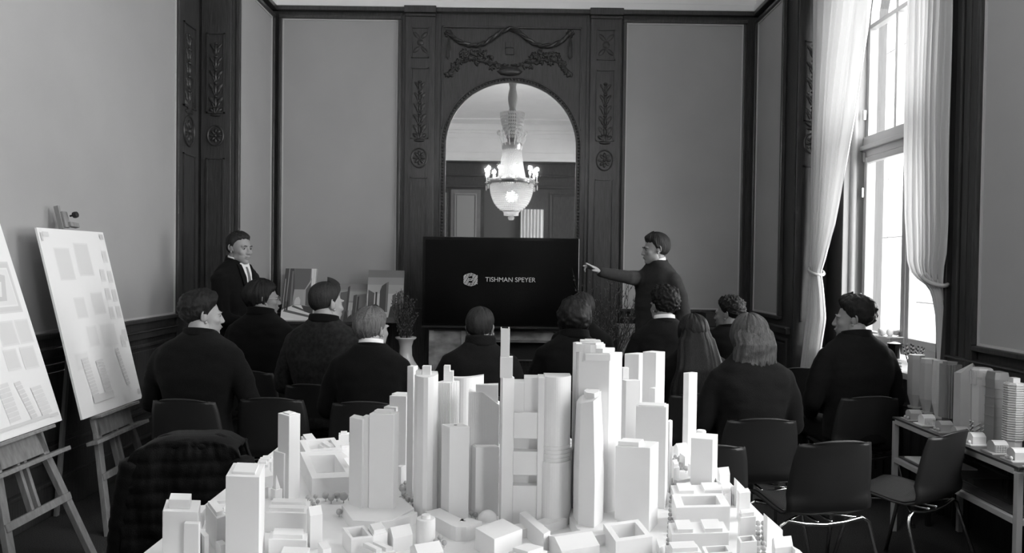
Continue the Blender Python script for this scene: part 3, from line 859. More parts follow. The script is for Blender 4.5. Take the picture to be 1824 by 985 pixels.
# three books
for k in range(3):
    D = 5.16
    xa, xb = onsill(1581, D), onsill(1608, D)
    y_ = D + .005 * k
    o = MB().box(xa + .004 * k, xb, y_, y_ + .17, .8915 + k * .022, .8915 + k * .022 + .019)
    g = [.12, .2, .3][k]
    th = thing('book', ['closed book at the bottom of the stack on the window sill', 'closed book in the middle of the stack on the window sill', 'closed book on top of the stack on the window sill'][k], 'book', ((xa + xb) / 2, y_, .8915 + k * .022), 0, 'books on the window sill')
    MB().box(xa + .006, xb - .004, y_ - .0005, y_ + .168, .8925 + k * .022 + .003, .8915 + k * .022 + .0155).build('page_block', PAPER, th)
    MB().box(xa, xb, y_, y_ + .17, .8915 + k * .022, .8915 + k * .022 + .003).box(xa, xb, y_, y_ + .17, .8915 + k * .022 + .0165, .8915 + k * .022 + .0195).build('cover', grey(g), th)
zb0 = .8915 + .067
cx = onsill(1598, 5.2); t = thing('paper_cup', 'large black cup standing on the stack of books', 'cup', (cx, 5.22, zb0))
MB().lathe([(.036, .001), (.05, .10), (.053, .102), (.053, .108), (.048, .108), (.046, .1), (.033, .01)], (cx, 5.23, zb0), 24).build('body', BLACK, t, smooth=True)
MB().lathe([(.02, .098), (.046, .1), (.03, .112), (.01, .118)], (cx, 5.23, zb0), 14).build('foam', mat('napkin', .7, .8, bump=.6, bscale=60), t, smooth=True)
# bundle of striped straws in a glass
cx = onsill(1632, 4.98); t = thing('straw_bundle', 'bundle of striped paper straws in a clear glass at the near end of the sill', 'straws', (cx, 5.0, .891))
GL = mat('clear_glass', .9, .03, trans=1.0)
MB().lathe([(.03, .001), (.04, .09), (.037, .09), (.028, .006)], (cx, 5.0, .891), 20).build('glass', GL, t, smooth=True)
r = random.Random(4)
for k in range(22):
    a = 2 * PI * k / 22 * 2; rr = .010 + .02 * (k % 3) / 2
    b0 = Vector((cx + rr * .6 * math.cos(a), 5.0 + rr * .6 * math.sin(a), .899)); b1 = Vector((cx + rr * 2.3 * math.cos(a), 5.0 + rr * 2.3 * math.sin(a), .891 + r.uniform(.16, .2)))
    s = MB(); n = 14
    for i in range(n):
        s.cur = i % 2
        s.tube([b0.lerp(b1, i / n), b0.lerp(b1, (i + 1) / n)], .0045, 6)
    s.build('straw', [grey(.75), grey(.04)], t, smooth='all')
# cake stand with food, wrapped bowl
D = 5.74; cx = onsill(1583, D); zpl = atY(1583, 598, D).z
t = thing('cake_stand', 'glass cake stand carrying pastries in front of the window', 'cake stand', (cx, D, .891))
MB().lathe([(.07, .0), (.065, .012), (.015, .03), (.012, zpl - .891 - .02), (.03, zpl - .891 - .006), (.13, zpl - .891 - .004), (.135, zpl - .891 + .004), (.12, zpl - .891 + .004), (.02, zpl - .891)], (cx, D, .891), 30).build('stand', mat('milk_glass', .5, .1), t, smooth=True)
for k in range(9):
    a = k * .9; rr = .03 + .065 * ((k * 7) % 5) / 5
    tag(MB().ell((cx + rr * math.cos(a), D + rr * math.sin(a), zpl + .026), (.028, .024, .02 + .004 * (k % 3)), 9, 6).build('pastry', grey([.25, .4, .55][k % 3]), None, base=True, smooth='all'), 'small round pastry heaped on the glass cake stand', 'pastry', 'pastries on the cake stand')
D = 5.47; cx = onsill(1556, D)
t = thing('serving_bowl', 'wide glass bowl of wrapped snacks behind the right-hand listener', 'bowl', (cx, D, .891))
MB().lathe([(.05, .001), (.06, .01), (.11, .07), (.135, .11), (.13, .112), (.104, .074), (.055, .014)], (cx, D, .891), 30).build('bowl', mat('smoke_glass', .25, .08), t, smooth=True)
for k in range(12):
    a = k * 2.4; rr = .02 + .06 * (k / 12)
    tag(MB().ell((cx + rr * math.cos(a), D + rr * math.sin(a), .891 + .08 + .03 * (1 - rr / .1)), (.03, .022, .016), 7, 5, Matrix.Rotation(a, 3, 'Z')).build('wrapped_snack', grey([.5, .12, .7][k % 3], .3), None, base=True), 'wrapped snack lying in the wide glass bowl', 'snack', 'snacks in the glass bowl')
p = sp(1601, 652)
tag(MB().lathe([(.012, 0), (.014, .003), (.012, .006)], (p.x, p.y, .8915), 16).build('bottle_cap', STEEL, None, base=True, smooth=True), 'small metal cap lying on the window sill before the books', 'cap')

# ------------------------------------------------------------------ chandelier (above the model, seen in the mirror)
CX, CY = -.03, 2.0
VD = 2 * YB - CY
def cz(py): return 1.6 + (468 - py) / FPX * VD
def cr(px): return px / FPX * VD
CRY = bpy.data.materials.new('crystal'); CRY.use_nodes = True
_n = CRY.node_tree.nodes; _l = CRY.node_tree.links
_p = _n['Principled BSDF']; _p.inputs['Base Color'].default_value = (.6, .6, .6, 1); _p.inputs['Roughness'].default_value = .12
_tr = _n.new('ShaderNodeBsdfTranslucent'); _tr.inputs[0].default_value = (.7, .7, .7, 1)
_mx = _n.new('ShaderNodeMixShader'); _mx.inputs[0].default_value = .72
_l.new(_p.outputs[0], _mx.inputs[1]); _l.new(_tr.outputs[0], _mx.inputs[2]); _l.new(_mx.outputs[0], _n['Material Output'].inputs[0])
BRASS = mat('aged_brass', .35, .3, metal=.9)
BULB = mat('bulb_glow', .9, .3, emit=60.0)
t = thing('chandelier', 'crystal basket chandelier with lit candle bulbs hanging over the city model', 'chandelier', (CX, CY, cz(393)))
zt = ZC
MB().lathe([(.10, zt - .04 - 0), (.11, zt - .02), (.12, zt)], (CX, CY, 0), 24).build('ceiling_rose', BRASS, t, smooth=True)
sl = []
for k in range(30):
    z = zt - .03 - (zt - .03 - cz(262)) * k / 29
    sl.append((.055 + .03 * abs(math.sin(k * .42)), z))
MB().lathe(sl, (CX, CY, 0), 16).build('chain_sleeve', mat('sleeve_silk', .22, .7, bump=.4, bscale=50), t, smooth='all')
def basket(r0, r1, z0, z1, prof, rows, per, name, size=.02):
    b = MB()
    for i in range(rows):
        f = i / (rows - 1); r_ = prof(f); z = z0 + (z1 - z0) * f
        n = max(6, int(per * r_ / max(r0, r1)))
        for k in range(n):
            g = 2 * PI * (k + .5 * (i % 2)) / n
            M = Matrix.Rotation(g, 3, 'Z')
            b.ell((CX + r_ * math.cos(g), CY + r_ * math.sin(g), z), (size * .35, size * .7, abs(z1 - z0) / rows * .62), 5, 4, M)
    o = b.build(name, CRY, t); o['kind'] = 'stuff'
    return o
# upper small basket
basket(.2, .1, cz(245), cz(205), lambda f: .10 + .12 * math.sin(f * 1.5), 8, 34, 'upper_crystals', .03)
ring = MB().lathe([(cr(16), cz(270)), (cr(18), cz(266)), (cr(18), cz(258)), (cr(16), cz(256))], (CX, CY, 0), 30)
ring.build('crown', BRASS, t, smooth=True)
cb = MB()
for k in range(14):
    g = 2 * PI * k / 14
    p = [(CX + r_ * math.cos(g), CY + r_ * math.sin(g), z) for r_, z in ((cr(17), cz(262)), (cr(24), cz(250)), (cr(26), cz(238)), (cr(21), cz(243)))]
    cb.tube(p, .007, 5)
    cb.ell(p[2], (.02, .02, .04), 5, 4)
cb.build('crown_scroll', CRY, t, smooth='all')
# flaring neck of crystal strings
basket(cr(16), cr(24), cz(268), cz(326), lambda f: cr(16) + (cr(26) - cr(16)) * f ** 1.3, 22, 40, 'neck_crystals', .035)
lower = MB().lathe([(cr(40), cz(328)), (cr(41.5), cz(326)), (cr(41.5), cz(322)), (cr(40), cz(320)), (cr(39), cz(324))], (CX, CY, 0), 36)
lower.build('lower_ring', BRASS, t, smooth=True)
basket(cr(38), cr(12), cz(328), cz(376), lambda f: cr(38) * math.sqrt(max(.02, 1 - (f * .93) ** 2.2)), 15, 64, 'bowl_crystals', .035)
MB().lathe([(cr(4), cz(392)), (cr(6), cz(388)), (cr(4), cz(384)), (cr(13), cz(384)), (cr(14), cz(377)), (cr(16), cz(375))], (CX, CY, 0), 20).build('finial', CRY, t, smooth=True)
for k in range(10):
    g = 2 * PI * (k + .25) / 10; R0, R1 = cr(38), cr(45)
    c_, s_ = math.cos(g), math.sin(g)
    a = MB().tube([(CX + r_ * c_, CY + r_ * s_, z) for r_, z in ((R0, cz(325)), (R0 + (R1 - R0) * .6, cz(331)), (R1, cz(329)), (R1, cz(325)))], .009, 6)
    arm = a.build('candle_arm', BRASS, t, smooth='all')
    MB().lathe([(.03, cz(326)), (.035, cz(325)), (.012, cz(324)), (.012, cz(315))], (CX + R1 * c_, CY + R1 * s_, 0), 10).build('candle', CRY, arm, smooth=True)
    MB().ell((CX + R1 * c_, CY + R1 * s_, cz(311.5)), (.014, .014, .04), 8, 6).build('bulb', BULB, arm, smooth='all')
    d = MB()
    for q in (-.05, 0, .05): d.ell((CX + (R1 + .01) * math.cos(g + q), CY + (R1 + .01) * math.sin(g + q), cz(335)), (.008, .008, .05), 5, 4)
    d.build('pendant', CRY, arm)
CHW = 58.0
LL = [(CX, CY, cz(350), .9, .10), (CX, CY, cz(316), .35, .04), (CX, CY, cz(225), .30, .05)]
for k in range(10):
    g = 2 * PI * (k + .25) / 10; LL.append((CX + (cr(45) + .0) * math.cos(g), CY + cr(45) * math.sin(g), cz(303), .17, .03))
for x, y, z, e, r_ in LL:
    ld = bpy.data.lights.new('chandelier_bulb', 'POINT'); ld.energy = CHW * e; ld.shadow_soft_size = r_
    lo = bpy.data.objects.new('chandelier_bulb', ld); COL.objects.link(lo); lo.location = (x, y, z)

# ------------------------------------------------------------------ easels with presentation boards
def easel(label, blabel, y0, y1, xb, xt, zb, zt, polys, grp, notop=False, foot=None):
    yc = (y0 + y1) / 2; W = y1 - y0
    up = Vector((xt - xb, 0, zt - zb)); U = up.normalized(); nrm = Vector((U.z, 0, -U.x))  # towards the room
    t = thing('easel', label, 'easel', (xb - .02, yc, 0), 0, grp)
    B = Vector((xb, yc, zb))
    bk = -nrm * .035
    def pt(s, h, d=0): # s along the board, h up the slope
        return B + Vector((0, s, 0)) + U * h + nrm * d
    foot_h = -zb / U.z
    def leg(a, b, w=.035, h=.022, n='leg'):
        return MB().beam(a, b, w, h, nrm).build(n, EASELW, t, bevel=.003)
    H = up.length
    for sg in (-1, 1):
        leg(pt(sg * .30, foot_h + .004, -.03), pt(sg * .13, .12, -.03), .045, .03)
    leg(pt(-.025, -.38, -.04), pt(-.025, H + (.16 if not notop else -.12), -.04), .02, .03, 'mast')
    leg(pt(.025, -.38, -.04), pt(.025, H * .55, -.04), .02, .03, 'mast')
    leg(pt(-.25, foot_h * .52, -.02), pt(.25, foot_h * .52, -.02), .04, .025, 'crossbar')
    leg(pt(-.18, .06, -.03), pt(.18, .06, -.03), .04, .02, 'crossbar')
    # wide tray block with ledge
    MB().beam(pt(-.20, -.07, -.03), pt(.20, -.07, -.03), .03, .12, U).build('tray_board', EASELW, t, bevel=.003)
    MB().beam(pt(-.30, -.15, .0), pt(.30, -.15, .0), .07, .022, U).build('tray_ledge', EASELW, t, bevel=.003)
    MB().beam(pt(-.22, -.012, .01), pt(.22, -.012, .01), .07, .018, U).build('support_ledge', EASELW, t, bevel=.003)
    leg(pt(0, H * .75, -.05), Vector((max(-XW + .06, xb - .38), yc, .004)), .03, .022, 'back_leg')
    if not notop:
        MB().beam(pt(.0, H + .04, -.01), pt(.09, H + .035, -.01), .03, .03, U).build('top_clamp', EASELW, t, bevel=.003)
        MB().beam(pt(-.005, H + .02, -.02), pt(-.005, H + .12, -.02), .05, .02, nrm).build('clamp_block', EASELW, t, bevel=.003)
        k = MB().lathe([(.006, 0), (.006, .02), (.018, .022), (.02, .03), (.018, .045), (.01, .05)], (0, 0, 0), 14)
        k.xf(Matrix.Translation(pt(.02, H + .09, 0)) @ nrm.to_track_quat('Z', 'Y').to_matrix().to_4x4()).build('clamp_knob', BLACKM, t, smooth=True)
    b = thing('presentation_board', blabel, 'board', tuple(B))
    F2 = lambda u, v, d: tuple(pt(-W / 2 + u * W, v * H, d + .004))
    vs = [F2(u, v, d) for v in (0, 1) for d in (-.012, 0) for u in (0, 1)]
    MB().add(vs, [(0, 2, 3, 1), (4, 5, 7, 6), (0, 1, 5, 4), (2, 6, 7, 3), (0, 4, 6, 2), (1, 3, 7, 5)]).build('sheet', PAPER, b)
    art(b, F2, [(min(.88, (.55 + g * .48)), p) for g, p in polys])
def soft(g, a, b, c, d, sk=0):
    return [(g + .12, [(a - .012, c - .008), (b + .012, c - .008), (b + .012 + sk, d + .008), (a - .012 + sk, d + .008)]), (g, [(a, c), (b, c), (b + sk, d), (a + sk, d)])]
P = []
for a in ((.42, .17, .37, .73, .89), (.40, .47, .67, .75, .92), (.44, .28, .42, .52, .62), (.44, .55, .72, .53, .64), (.5, .36, .50, .36, .46), (.52, .57, .80, .34, .46), (.55, .1, .28, .25, .33)): P += soft(*a)
for k, (u, v) in enumerate(((.93, .85), (.82, .74), (.94, .73), (.83, .63), (.94, .62), (.82, .52), (.94, .52), (.90, .35), (.95, .38))): P += soft(.30, u - .03, u + .02, v - .025, v + .03)
P += [(.25, rect(.02, .045, .93, .975)), (.35, rect(.05, .13, .955, .98)), (.15, rect(.91, .97, .955, .985)), (.3, rect(.93, .98, .03, .06))]
def chain(g, u, v, n, du, w, dv):
    r_ = []
    for i in range(n):
        x_ = u + du * i; y_ = v + dv * i
        r_.append((g, [(x_ - w / 2, y_), (x_ + w / 2, y_ + .004), (x_ + w / 2 + du, y_ + dv), (x_ - w / 2 + du, y_ + dv - .004)]))
    return r_
P += chain(.36, .26, .09, 12, -.004, .10, .018) + chain(.38, .46, .10, 10, -.004, .11, .018) + chain(.36, .80, .10, 11, -.006, .06, .02) + [(.33, rect(.2, .52, .06, .10))]
easel('beech easel beside the left wall, farther from the camera', 'white display board with blurred grey plans, the farther of the two boards', 4.19, 4.87, -2.436, -2.700, .675, 1.765, P, 'easels by the left wall')
Q = []
for a in ((.25, .60, .93, .55, .78), (.5, .64, .9, .58, .75), (.35, .62, .78, .40, .50), (.38, .82, .95, .40, .50), (.38, .60, .72, .29, .37), (.36, .78, .92, .28, .37), (.3, .3, .5, .4, .6)): Q += soft(*a)
Q += [(.12, [(.62, .60), (.72, .74), (.86, .72), (.80, .60)]), (.55, [(.66, .62), (.72, .70), (.80, .69), (.76, .62)])]
Q += chain(.4, .5, .06, 8, -.003, .12, .022) + chain(.36, .70, .05, 9, -.008, .07, .02) + chain(.45, .85, .05, 7, -.006, .12, .02) + [(.3, rect(.3, .86, .035, .05)), (.3, rect(.86, .97, .03, .045))]
easel('beech easel beside the left wall, nearer to the camera', 'white display board cut by the left edge of the photograph', 3.30, 3.99, -2.430, -2.775, .715, 1.80, Q, 'easels by the left wall', notop=True)

# ------------------------------------------------------------------ steel shelf with study models
xs0, xs1, ya, yb2, zsh, zm = 2.34, 2.74, 3.38, 4.47, .69, .455
t = thing('steel_shelf_table', 'light steel framed two-tier shelf table along the right wall', 'shelf', ((xs0 + xs1) / 2, (ya + yb2) / 2, 0))
FRM = mat('pale_steel', .42, .45)
q = .028
for x in (xs0, xs1):
    for y in (ya, yb2): MB().box(x - q / 2, x + q / 2, y - q / 2, y + q / 2, 0.002, zsh - .02).build('leg', FRM, t, bevel=.002)
for z in (zsh - .034, zm - .03):
    MB().box(xs0 - q / 2, xs0 + q / 2, ya + q / 2, yb2 - q / 2, z, z + q).build('rail', FRM, t, bevel=.002)
    MB().box(xs1 - q / 2, xs1 + q / 2, ya + q / 2, yb2 - q / 2, z, z + q).build('rail', FRM, t, bevel=.002)
    MB().box(xs0 + q / 2, xs1 - q / 2, ya - q / 2, ya + q / 2, z, z + q).build('rail', FRM, t, bevel=.002)
    MB().box(xs0 + q / 2, xs1 - q / 2, yb2 - q / 2, yb2 + q / 2, z, z + q).build('rail', FRM, t, bevel=.002)
MB().box(xs0 - .015, xs1 + .015, ya - .015, yb2 + .015, zsh - .006, zsh + .006).build('top', mat('shelf_top', .05, .35), t, bevel=.002)
MB().box(xs0 + .014, xs1 - .014, ya + .014, yb2 - .014, zm, zm + .008).build('lower_shelf', mat('shelf_low', .06, .3), t)
bo = MB().box(xs0 + .03, xs0 + .3, 4.15, 4.42, zm + .009, zm + .016)
tag(bo.build('paper_sheet', PAPER, None, base=True), 'white sheet of paper at the far end of the lower shelf', 'paper')
bo = MB().box(xs0 + .08, xs0 + .36, 3.55, 3.95, zm + .009, zm + .02)
tag(bo.build('glass_plate', mat('dark_glass', .03, .08), None, base=True, bevel=.002), 'dark glass plate lying on the lower shelf', 'plate')

def poly_reg(n, r, cx, cy, rot=0, sx=1, sy=1):
    return [(cx + sx * r * math.cos(rot + 2 * PI * k / n), cy + sy * r * math.sin(rot + 2 * PI * k / n)) for k in range(n)]
z0 = zsh + .0065
def tower_model(label, pxl, pxr, pyt, D, kind, m):
    a = atY(pxl, pyt, D); b = atY(pxr, pyt, D); w = b.x - a.x; cx = (a.x + b.x) / 2; zt = a.z
    cy = D + w / 2
    t = thing('tower_model', label, 'model building', (cx, cy, z0), 0, 'study towers on the shelf')
    h = zt - z0
    def P(n, r, z, rot=PI / 4, sx=1, sy=1): return [(x, y, z) for x, y in poly_reg(n, r, cx, cy, rot, sx, sy)]
    def stackp(levels, n, name='shaft'):
        mb = MB(); vs = []; fs = []
        for (rr, zz, rot) in levels: vs += P(n, rr * w * .64, z0 + zz * h, rot)
        k = len(levels)
        fs.append(tuple(range(n - 1, -1, -1))); fs.append(tuple((k - 1) * n + j for j in range(n)))
        fs += [(i * n + j, i * n + (j + 1) % n, (i + 1) * n + (j + 1) % n, (i + 1) * n + j) for i in range(k - 1) for j in range(n)]
        return mb.add(vs, fs)
    if kind == 'taper':
        stackp([(.55, 0, PI / 5), (.62, .05, PI / 5), (1.0, .26, PI / 5), (1.05, .5, PI / 5), (1.0, .92, PI / 5), (.9, 1.0, PI / 5)], 8).build('shaft', m, t)
        MB().prism(poly_reg(8, w * .6, cx, cy), z0, z0 + .01).build('base', m, t)
    elif kind == 'ribbed':
        n = 28; pts = []
        for k in range(n * 2):
            r_ = w * (.60 if k % 2 else .52) * (1.05 if (k // 7) % 2 else .95)
            pts.append((cx + r_ * math.cos(2 * PI * k / (2 * n)), cy + r_ * math.sin(2 * PI * k / (2 * n))))
        MB().prism(pts, z0 + .10 * h, z0 + .96 * h).build('ribbed_shaft', m, t)
        MB().prism(poly_reg(6, w * .5, cx, cy), z0, z0 + .10 * h).build('base', MODG[3], t)
        MB().prism(poly_reg(5, w * .45, cx, cy), z0 + .96 * h, z0 + h).build('crown', m, t)
    elif kind == 'gable':
        pts = [(cx - w * .5, cy - w * .3), (cx, cy - w * .55), (cx + w * .5, cy - w * .2), (cx + w * .4, cy + w * .5), (cx - w * .4, cy + w * .5)]
        MB().prism(pts, z0, [z0 + h * .84, z0 + h, z0 + h * .88, z0 + h * .8, z0 + h * .82]).build('shaft', m, t)
    elif kind == 'octagon':
        stackp([(.75, 0, 0), (.75, .12, 0), (.9, .25, 0), (.92, .84, 0), (1.0, .88, 0), (1.0, .97, 0), (.85, 1, 0)], 8).build('shaft', m, t)
        c = MB()
        for k in range(8):
            g = 2 * PI * (k + .5) / 8
            c.beam((cx + w * .56 * math.cos(g), cy + w * .56 * math.sin(g), z0 + h * .76), (cx + w * .62 * math.cos(g), cy + w * .62 * math.sin(g), z0 + h * .95), .012, .012)
            for q_ in range(3): c.beam((cx + w * .5 * math.cos(g), cy + w * .5 * math.sin(g), z0 + h * (.04 + q_ * .06)), (cx + w * .56 * math.cos(g + .6), cy + w * .56 * math.sin(g + .6), z0 + h * (.1 + q_ * .06)), .008, .008)
        c.build('lattice', m, t)
    elif kind == 'dark':
        stackp([(.98, 0, PI / 4), (.98, .5, PI / 4), (.94, .8, PI / 4), (1.0, .9, PI / 4), (.85, 1, PI / 4)], 4).build('shaft', m, t)
        c = MB()
        for k in range(5): c.prism(poly_reg(4, w * .66, cx, cy, PI / 4), z0 + h * (.25 + k * .13), z0 + h * (.256 + k * .13))
        c.build('floor_band', m, t)
    elif kind == 'banded':
        MB().prism(poly_reg(8, w * .48, cx, cy, PI / 8), z0, z0 + h * .98).build('core', m, t)
        c = MB(); n = 24
        for k in range(n):
            c.prism(poly_reg(8, w * .58, cx, cy, PI / 8), z0 + h * (.16 + .82 * k / n), z0 + h * (.16 + .82 * (k + .6) / n))
        c.build('floor_plates', m, t)
        MB().prism(poly_reg(4, w * .3, cx, cy, PI / 4), z0 + h * .98, z0 + h * 1.05).build('penthouse', m, t)
    return t
sd = thing('side_board', 'dark narrow board behind the shelf carrying the farthest tower models', 'table', (2.69, 4.70, 0))
MB().box(2.585, 2.79, 4.50, 4.96, zsh - .006, zsh + .006).build('top', BLACKM, sd)
for x in (2.60, 2.77):
    for y in (4.56, 4.94): MB().box(x - .012, x + .012, y - .012, y + .012, .001, zsh - .006).build('leg', BLACKM, sd)
tower_model('mid-grey tower model with a tapered foot at the far end of the shelf', 1628, 1651, 633, 4.74, 'taper', MODG[1])
tower_model('grey tapered tower model second from the far end of the shelf', 1650, 1673, 640, 4.57, 'taper', MODG[1])
tower_model('pale tapered tower model right before the ribbed dark one', 1671, 1691, 643, 4.42, 'taper', MODG[0])
tower_model('darker vertically ribbed tower model with a black foot', 1688, 1716, 646, 4.26, 'ribbed', MODG[2])
tower_model('light tower model with a pointed gable top', 1716, 1748, 646, 4.10, 'gable', MODG[0])
tower_model('light octagonal tower model with a lattice crown and foot', 1744, 1773, 657, 3.93, 'octagon', MODG[0])
tower_model('dark square tower model with thin floor bands', 1772, 1802, 664, 3.79, 'dark', MODG[2])
tower_model('light tower model with close horizontal floor plates at the near end', 1802, 1832, 681, 3.64, 'banded', MODG[0])

def house(label, px, py, m, k):
    p = atZ(px, py, z0); cy = min(p.y, 4.43); cx = 2.405 + .0 * cy
    t = thing('house_model', label, 'model house', (cx, cy, z0), 0, 'house models along the shelf front')
    MB().box(cx - .055, cx + .05, cy - .045, cy + .045, z0, z0 + .006).build('plinth', m, t)
    w, d, h = .034, .030, .038
    z1 = z0 + .006
    pts = [(cy - d, z1), (cy + d, z1), (cy + d, z1 + h), (cy + d * .5, z1 + h + .014), (cy, z1 + h + .018), (cy - d * .5, z1 + h + .014), (cy - d, z1 + h)]
    n = len(pts)
    MB().add([(x, a, b) for x in (cx - w, cx + w) for a, b in pts], [tuple(range(n)), tuple(range(2 * n - 1, n - 1, -1))] + [(i, (i + 1) % n, n + (i + 1) % n, n + i) for i in range(n)]).build('house_body', m, t)
    c = MB()
    for i in range(5):
        c.box(cx - w + .004 + i * .012, cx - w + .006 + i * .012, cy - d - .004, cy - d, z1, z1 + h)
    for i in range(3): c.box(cx - w, cx + w, cy - d - .004, cy - d, z1 + .006 + i * .011, z1 + .008 + i * .011)
    if k % 2: c.build('pergola', m, t)
    else:
        c2 = MB()
        for i in range(2): c2.ell((cx - w - .012, cy - .02 + i * .03, z1 + .010), (.009, .009, .010), 7, 5)
        c2.build('shrub', m, t, smooth='all')
HL = ['grey house model at the far corner of the shelf', 'pale house model second from the far corner', 'pale house model with a pergola front, third from the far corner', 'small grey house model hidden partly by the empty chair', 'white house model with a fenced front in front of the gabled tower', 'white house model with round shrubs in front of the octagonal tower', 'white house model with a gridded front below the dark tower', 'white house model near the right edge of the photograph', 'pale house model nearest the camera on the shelf']
for k, (px, py) in enumerate(((1640, 748), (1662, 757), (1688, 769), (1712, 780), (1734, 791), (1764, 806), (1790, 820), (1818, 836), (1850, 852))):
    house(HL[k], px, py, [MODG[0], MODG[1], MODEL][(k * 2) % 3] if k not in (0, 3) else MODG[1], k)

# ------------------------------------------------------------------ chairs
RT = bpy.data.materials.new('ribbed_seat'); RT.use_nodes = True
_n = RT.node_tree.nodes; _l = RT.node_tree.links
_p = _n['Principled BSDF']; _p.inputs['Base Color'].default_value = (.05, .05, .05, 1); _p.inputs['Roughness'].default_value = .35
_tc = _n.new('ShaderNodeTexCoord'); _w = _n.new('ShaderNodeTexWave'); _w.inputs['Scale'].default_value = 28; _w.inputs['Distortion'].default_value = 0
_b = _n.new('ShaderNodeBump'); _b.inputs['Strength'].default_value = 1.0; _b.inputs['Distance'].default_value = .004
_l.new(_tc.outputs['Object'], _w.inputs[0]); _l.new(_w.outputs['Fac'], _b.inputs['Height']); _l.new(_b.outputs[0], _p.inputs['Normal'])
def make_chair():
    """origin on the floor under the seat centre, facing +y"""
    t = thing('shell_chair', '', 'chair', (0, 0, 0))
    prof = [(.235, .415), (.22, .437), (.16, .446), (.06, .440), (-.05, .432), (-.13, .436), (-.175, .458), (-.198, .50), (-.212, .57), (-.225, .65), (-.24, .73), (-.255, .79), (-.262, .815)]
    wid = [.17, .19, .20, .205, .21, .215, .215, .215, .212, .205, .195, .180, .165]
    n = len(prof)
    def Pf(i, j):
        q = i * (n - 1); k = min(int(q), n - 2); f = q - k
        y = prof[k][0] * (1 - f) + prof[k + 1][0] * f; z = prof[k][1] * (1 - f) + prof[k + 1][1] * f
        w = wid[k] * (1 - f) + wid[k + 1] * f
        s = (j - .5) * 2
        back = max(0, min(1, (z - .45) / .1))
        e = abs(s) ** 2.4
        z2 = z - (.028 * e if i > .93 else 0) * max(0, (i - .93) / .07)
        return (s * w, y + back * .045 * e * (1 if z < .8 else .8), z2 + (1 - back) * .016 * e)
    MB().grid(Pf, 40, 17, -.008).build('seat_shell', SHELL, t, smooth='all')
    def Ps(i, j):
        p = Vector(Pf(.03 + .36 * i, .06 + .88 * j)); return (p.x, p.y, p.z + .003)
    MB().grid(Ps, 12, 9, .002).build('seat_pad', RT, t, smooth='all', fix=False)
    def hoop(yt, yb_, nm):
        pts = [(-.265, yb_, .008), (-.235, yt * .97 + yb_ * .03, .36), (-.225, yt, .395), (-.19, yt, .416), (-.1, yt, .398), (0, yt, .390), (.1, yt, .398), (.19, yt, .416), (.225, yt, .395), (.235, yt * .97 + yb_ * .03, .36), (.265, yb_, .008)]
        MB().tube(pts, .0095, 10).build(nm, CHROME, t, smooth='all')
    hoop(-.15, -.27, 'rear_leg_hoop'); hoop(.15, .24, 'front_leg_hoop')
    m_ = MB()
    for x in (-.035, .035): m_.tube([(x, -.15, .402), (x, .15, .402)], .008, 8)
    for sg in (-1, 1): m_.tube([(-.2 * sg, -.15, .41), (.2 * sg, .15, .41)], .007, 8)
    m_.build('under_frame', CHROME, t, smooth='all')
    for x in (-.265, .265):
        for y in (-.27, .24): MB().lathe([(.012, 0), (.013, .003), (.012, .012)], (x, y, 0), 10).build('foot_cap', BLACKM, t, smooth=True)
    return t
CH0 = make_chair(); CH_USED = [False]
def chair(x, y, deg, label):
    if not CH_USED[0]: c = CH0; CH_USED[0] = True
    else: c = copy_tree(CH0)
    c.location = (x, y, 0); c.rotation_euler = (0, 0, math.radians(deg)); c['label'] = label
    c['group'] = 'black shell chairs'
    return c
chair(1.46, 3.60, 10, 'empty black shell chair right of the model, nearest the camera')
chair(2.04, 3.80, 33, 'empty black shell chair with ribbed seat turned left beside the steel shelf')
chair(.86, 3.50, 3, 'empty black shell chair half hidden behind the right edge of the city model')
chair(-1.38, 4.48, 0, 'empty black shell chair between the man in profile and the blond listener')
chair(2.30, 6.02, -4, 'empty black shell chair in front of the falling far curtain')
chair(-1.40, 3.42, 6, 'black shell chair draped with the quilted jacket at bottom left')

# quilted jacket over the chair at bottom left
t = thing('quilted_jacket', 'black quilted puffer jacket hung over a chair at bottom left', 'jacket', (-1.40, 3.22, .2))
QUILT = cloth('black_nylon', .004)
MATS['black_nylon'].node_tree.nodes['Principled BSDF'].inputs['Roughness'].default_value = .6
Mj = Matrix.Translation((-1.40, 3.42, 0)) @ Matrix.Rotation(math.radians(6), 4, 'Z')
def Pj(i, j):
    # j 0..1 runs from front hem over the top of the backrest and down behind
    s = (i - .5) * 2
    L = j * 1.55
    if L < .42: y, z = -.13 + .02 * (1 - L / .42), .44 + L * .95
    elif L < .58: 
        g = (L - .42) / .16 * PI; y, z = -.20 - .075 * (1 - math.cos(g)) / 2 * 1.6 + .05 * (1 - g / PI) * .6, .822 + .014 * math.sin(g)
    else:
        q = L - .58; y, z = -.320 - .05 * math.sin(q * 2.2), .822 - q * .9
    w = .215 + .045 * min(1, max(0, (.85 - z) / .3)) + (.02 * math.sin(j * 17))
    z -= .05 * abs(s) ** 4 * (1 if .4 < L < .75 else .5)
    ql = abs(math.sin(z * PI / .062)) ** .6 * .007 * (1 if L > .5 else .6)
    nb_ = .02 * noise.noise(Vector((s * 2.5, j * 6, 1))) + .008 * noise.noise(Vector((s * 9, j * 20, 3)))
    sg = -1 if L > .5 else 1
    p = Vector((s * w, y + sg * (ql + nb_), z + (ql if .42 < L < .58 else 0)))
    # sleeves hanging wide at the sides
    return Mj @ p
MB().grid(Pj, 60, 150, .012).build('shell', QUILT, t, smooth='all')
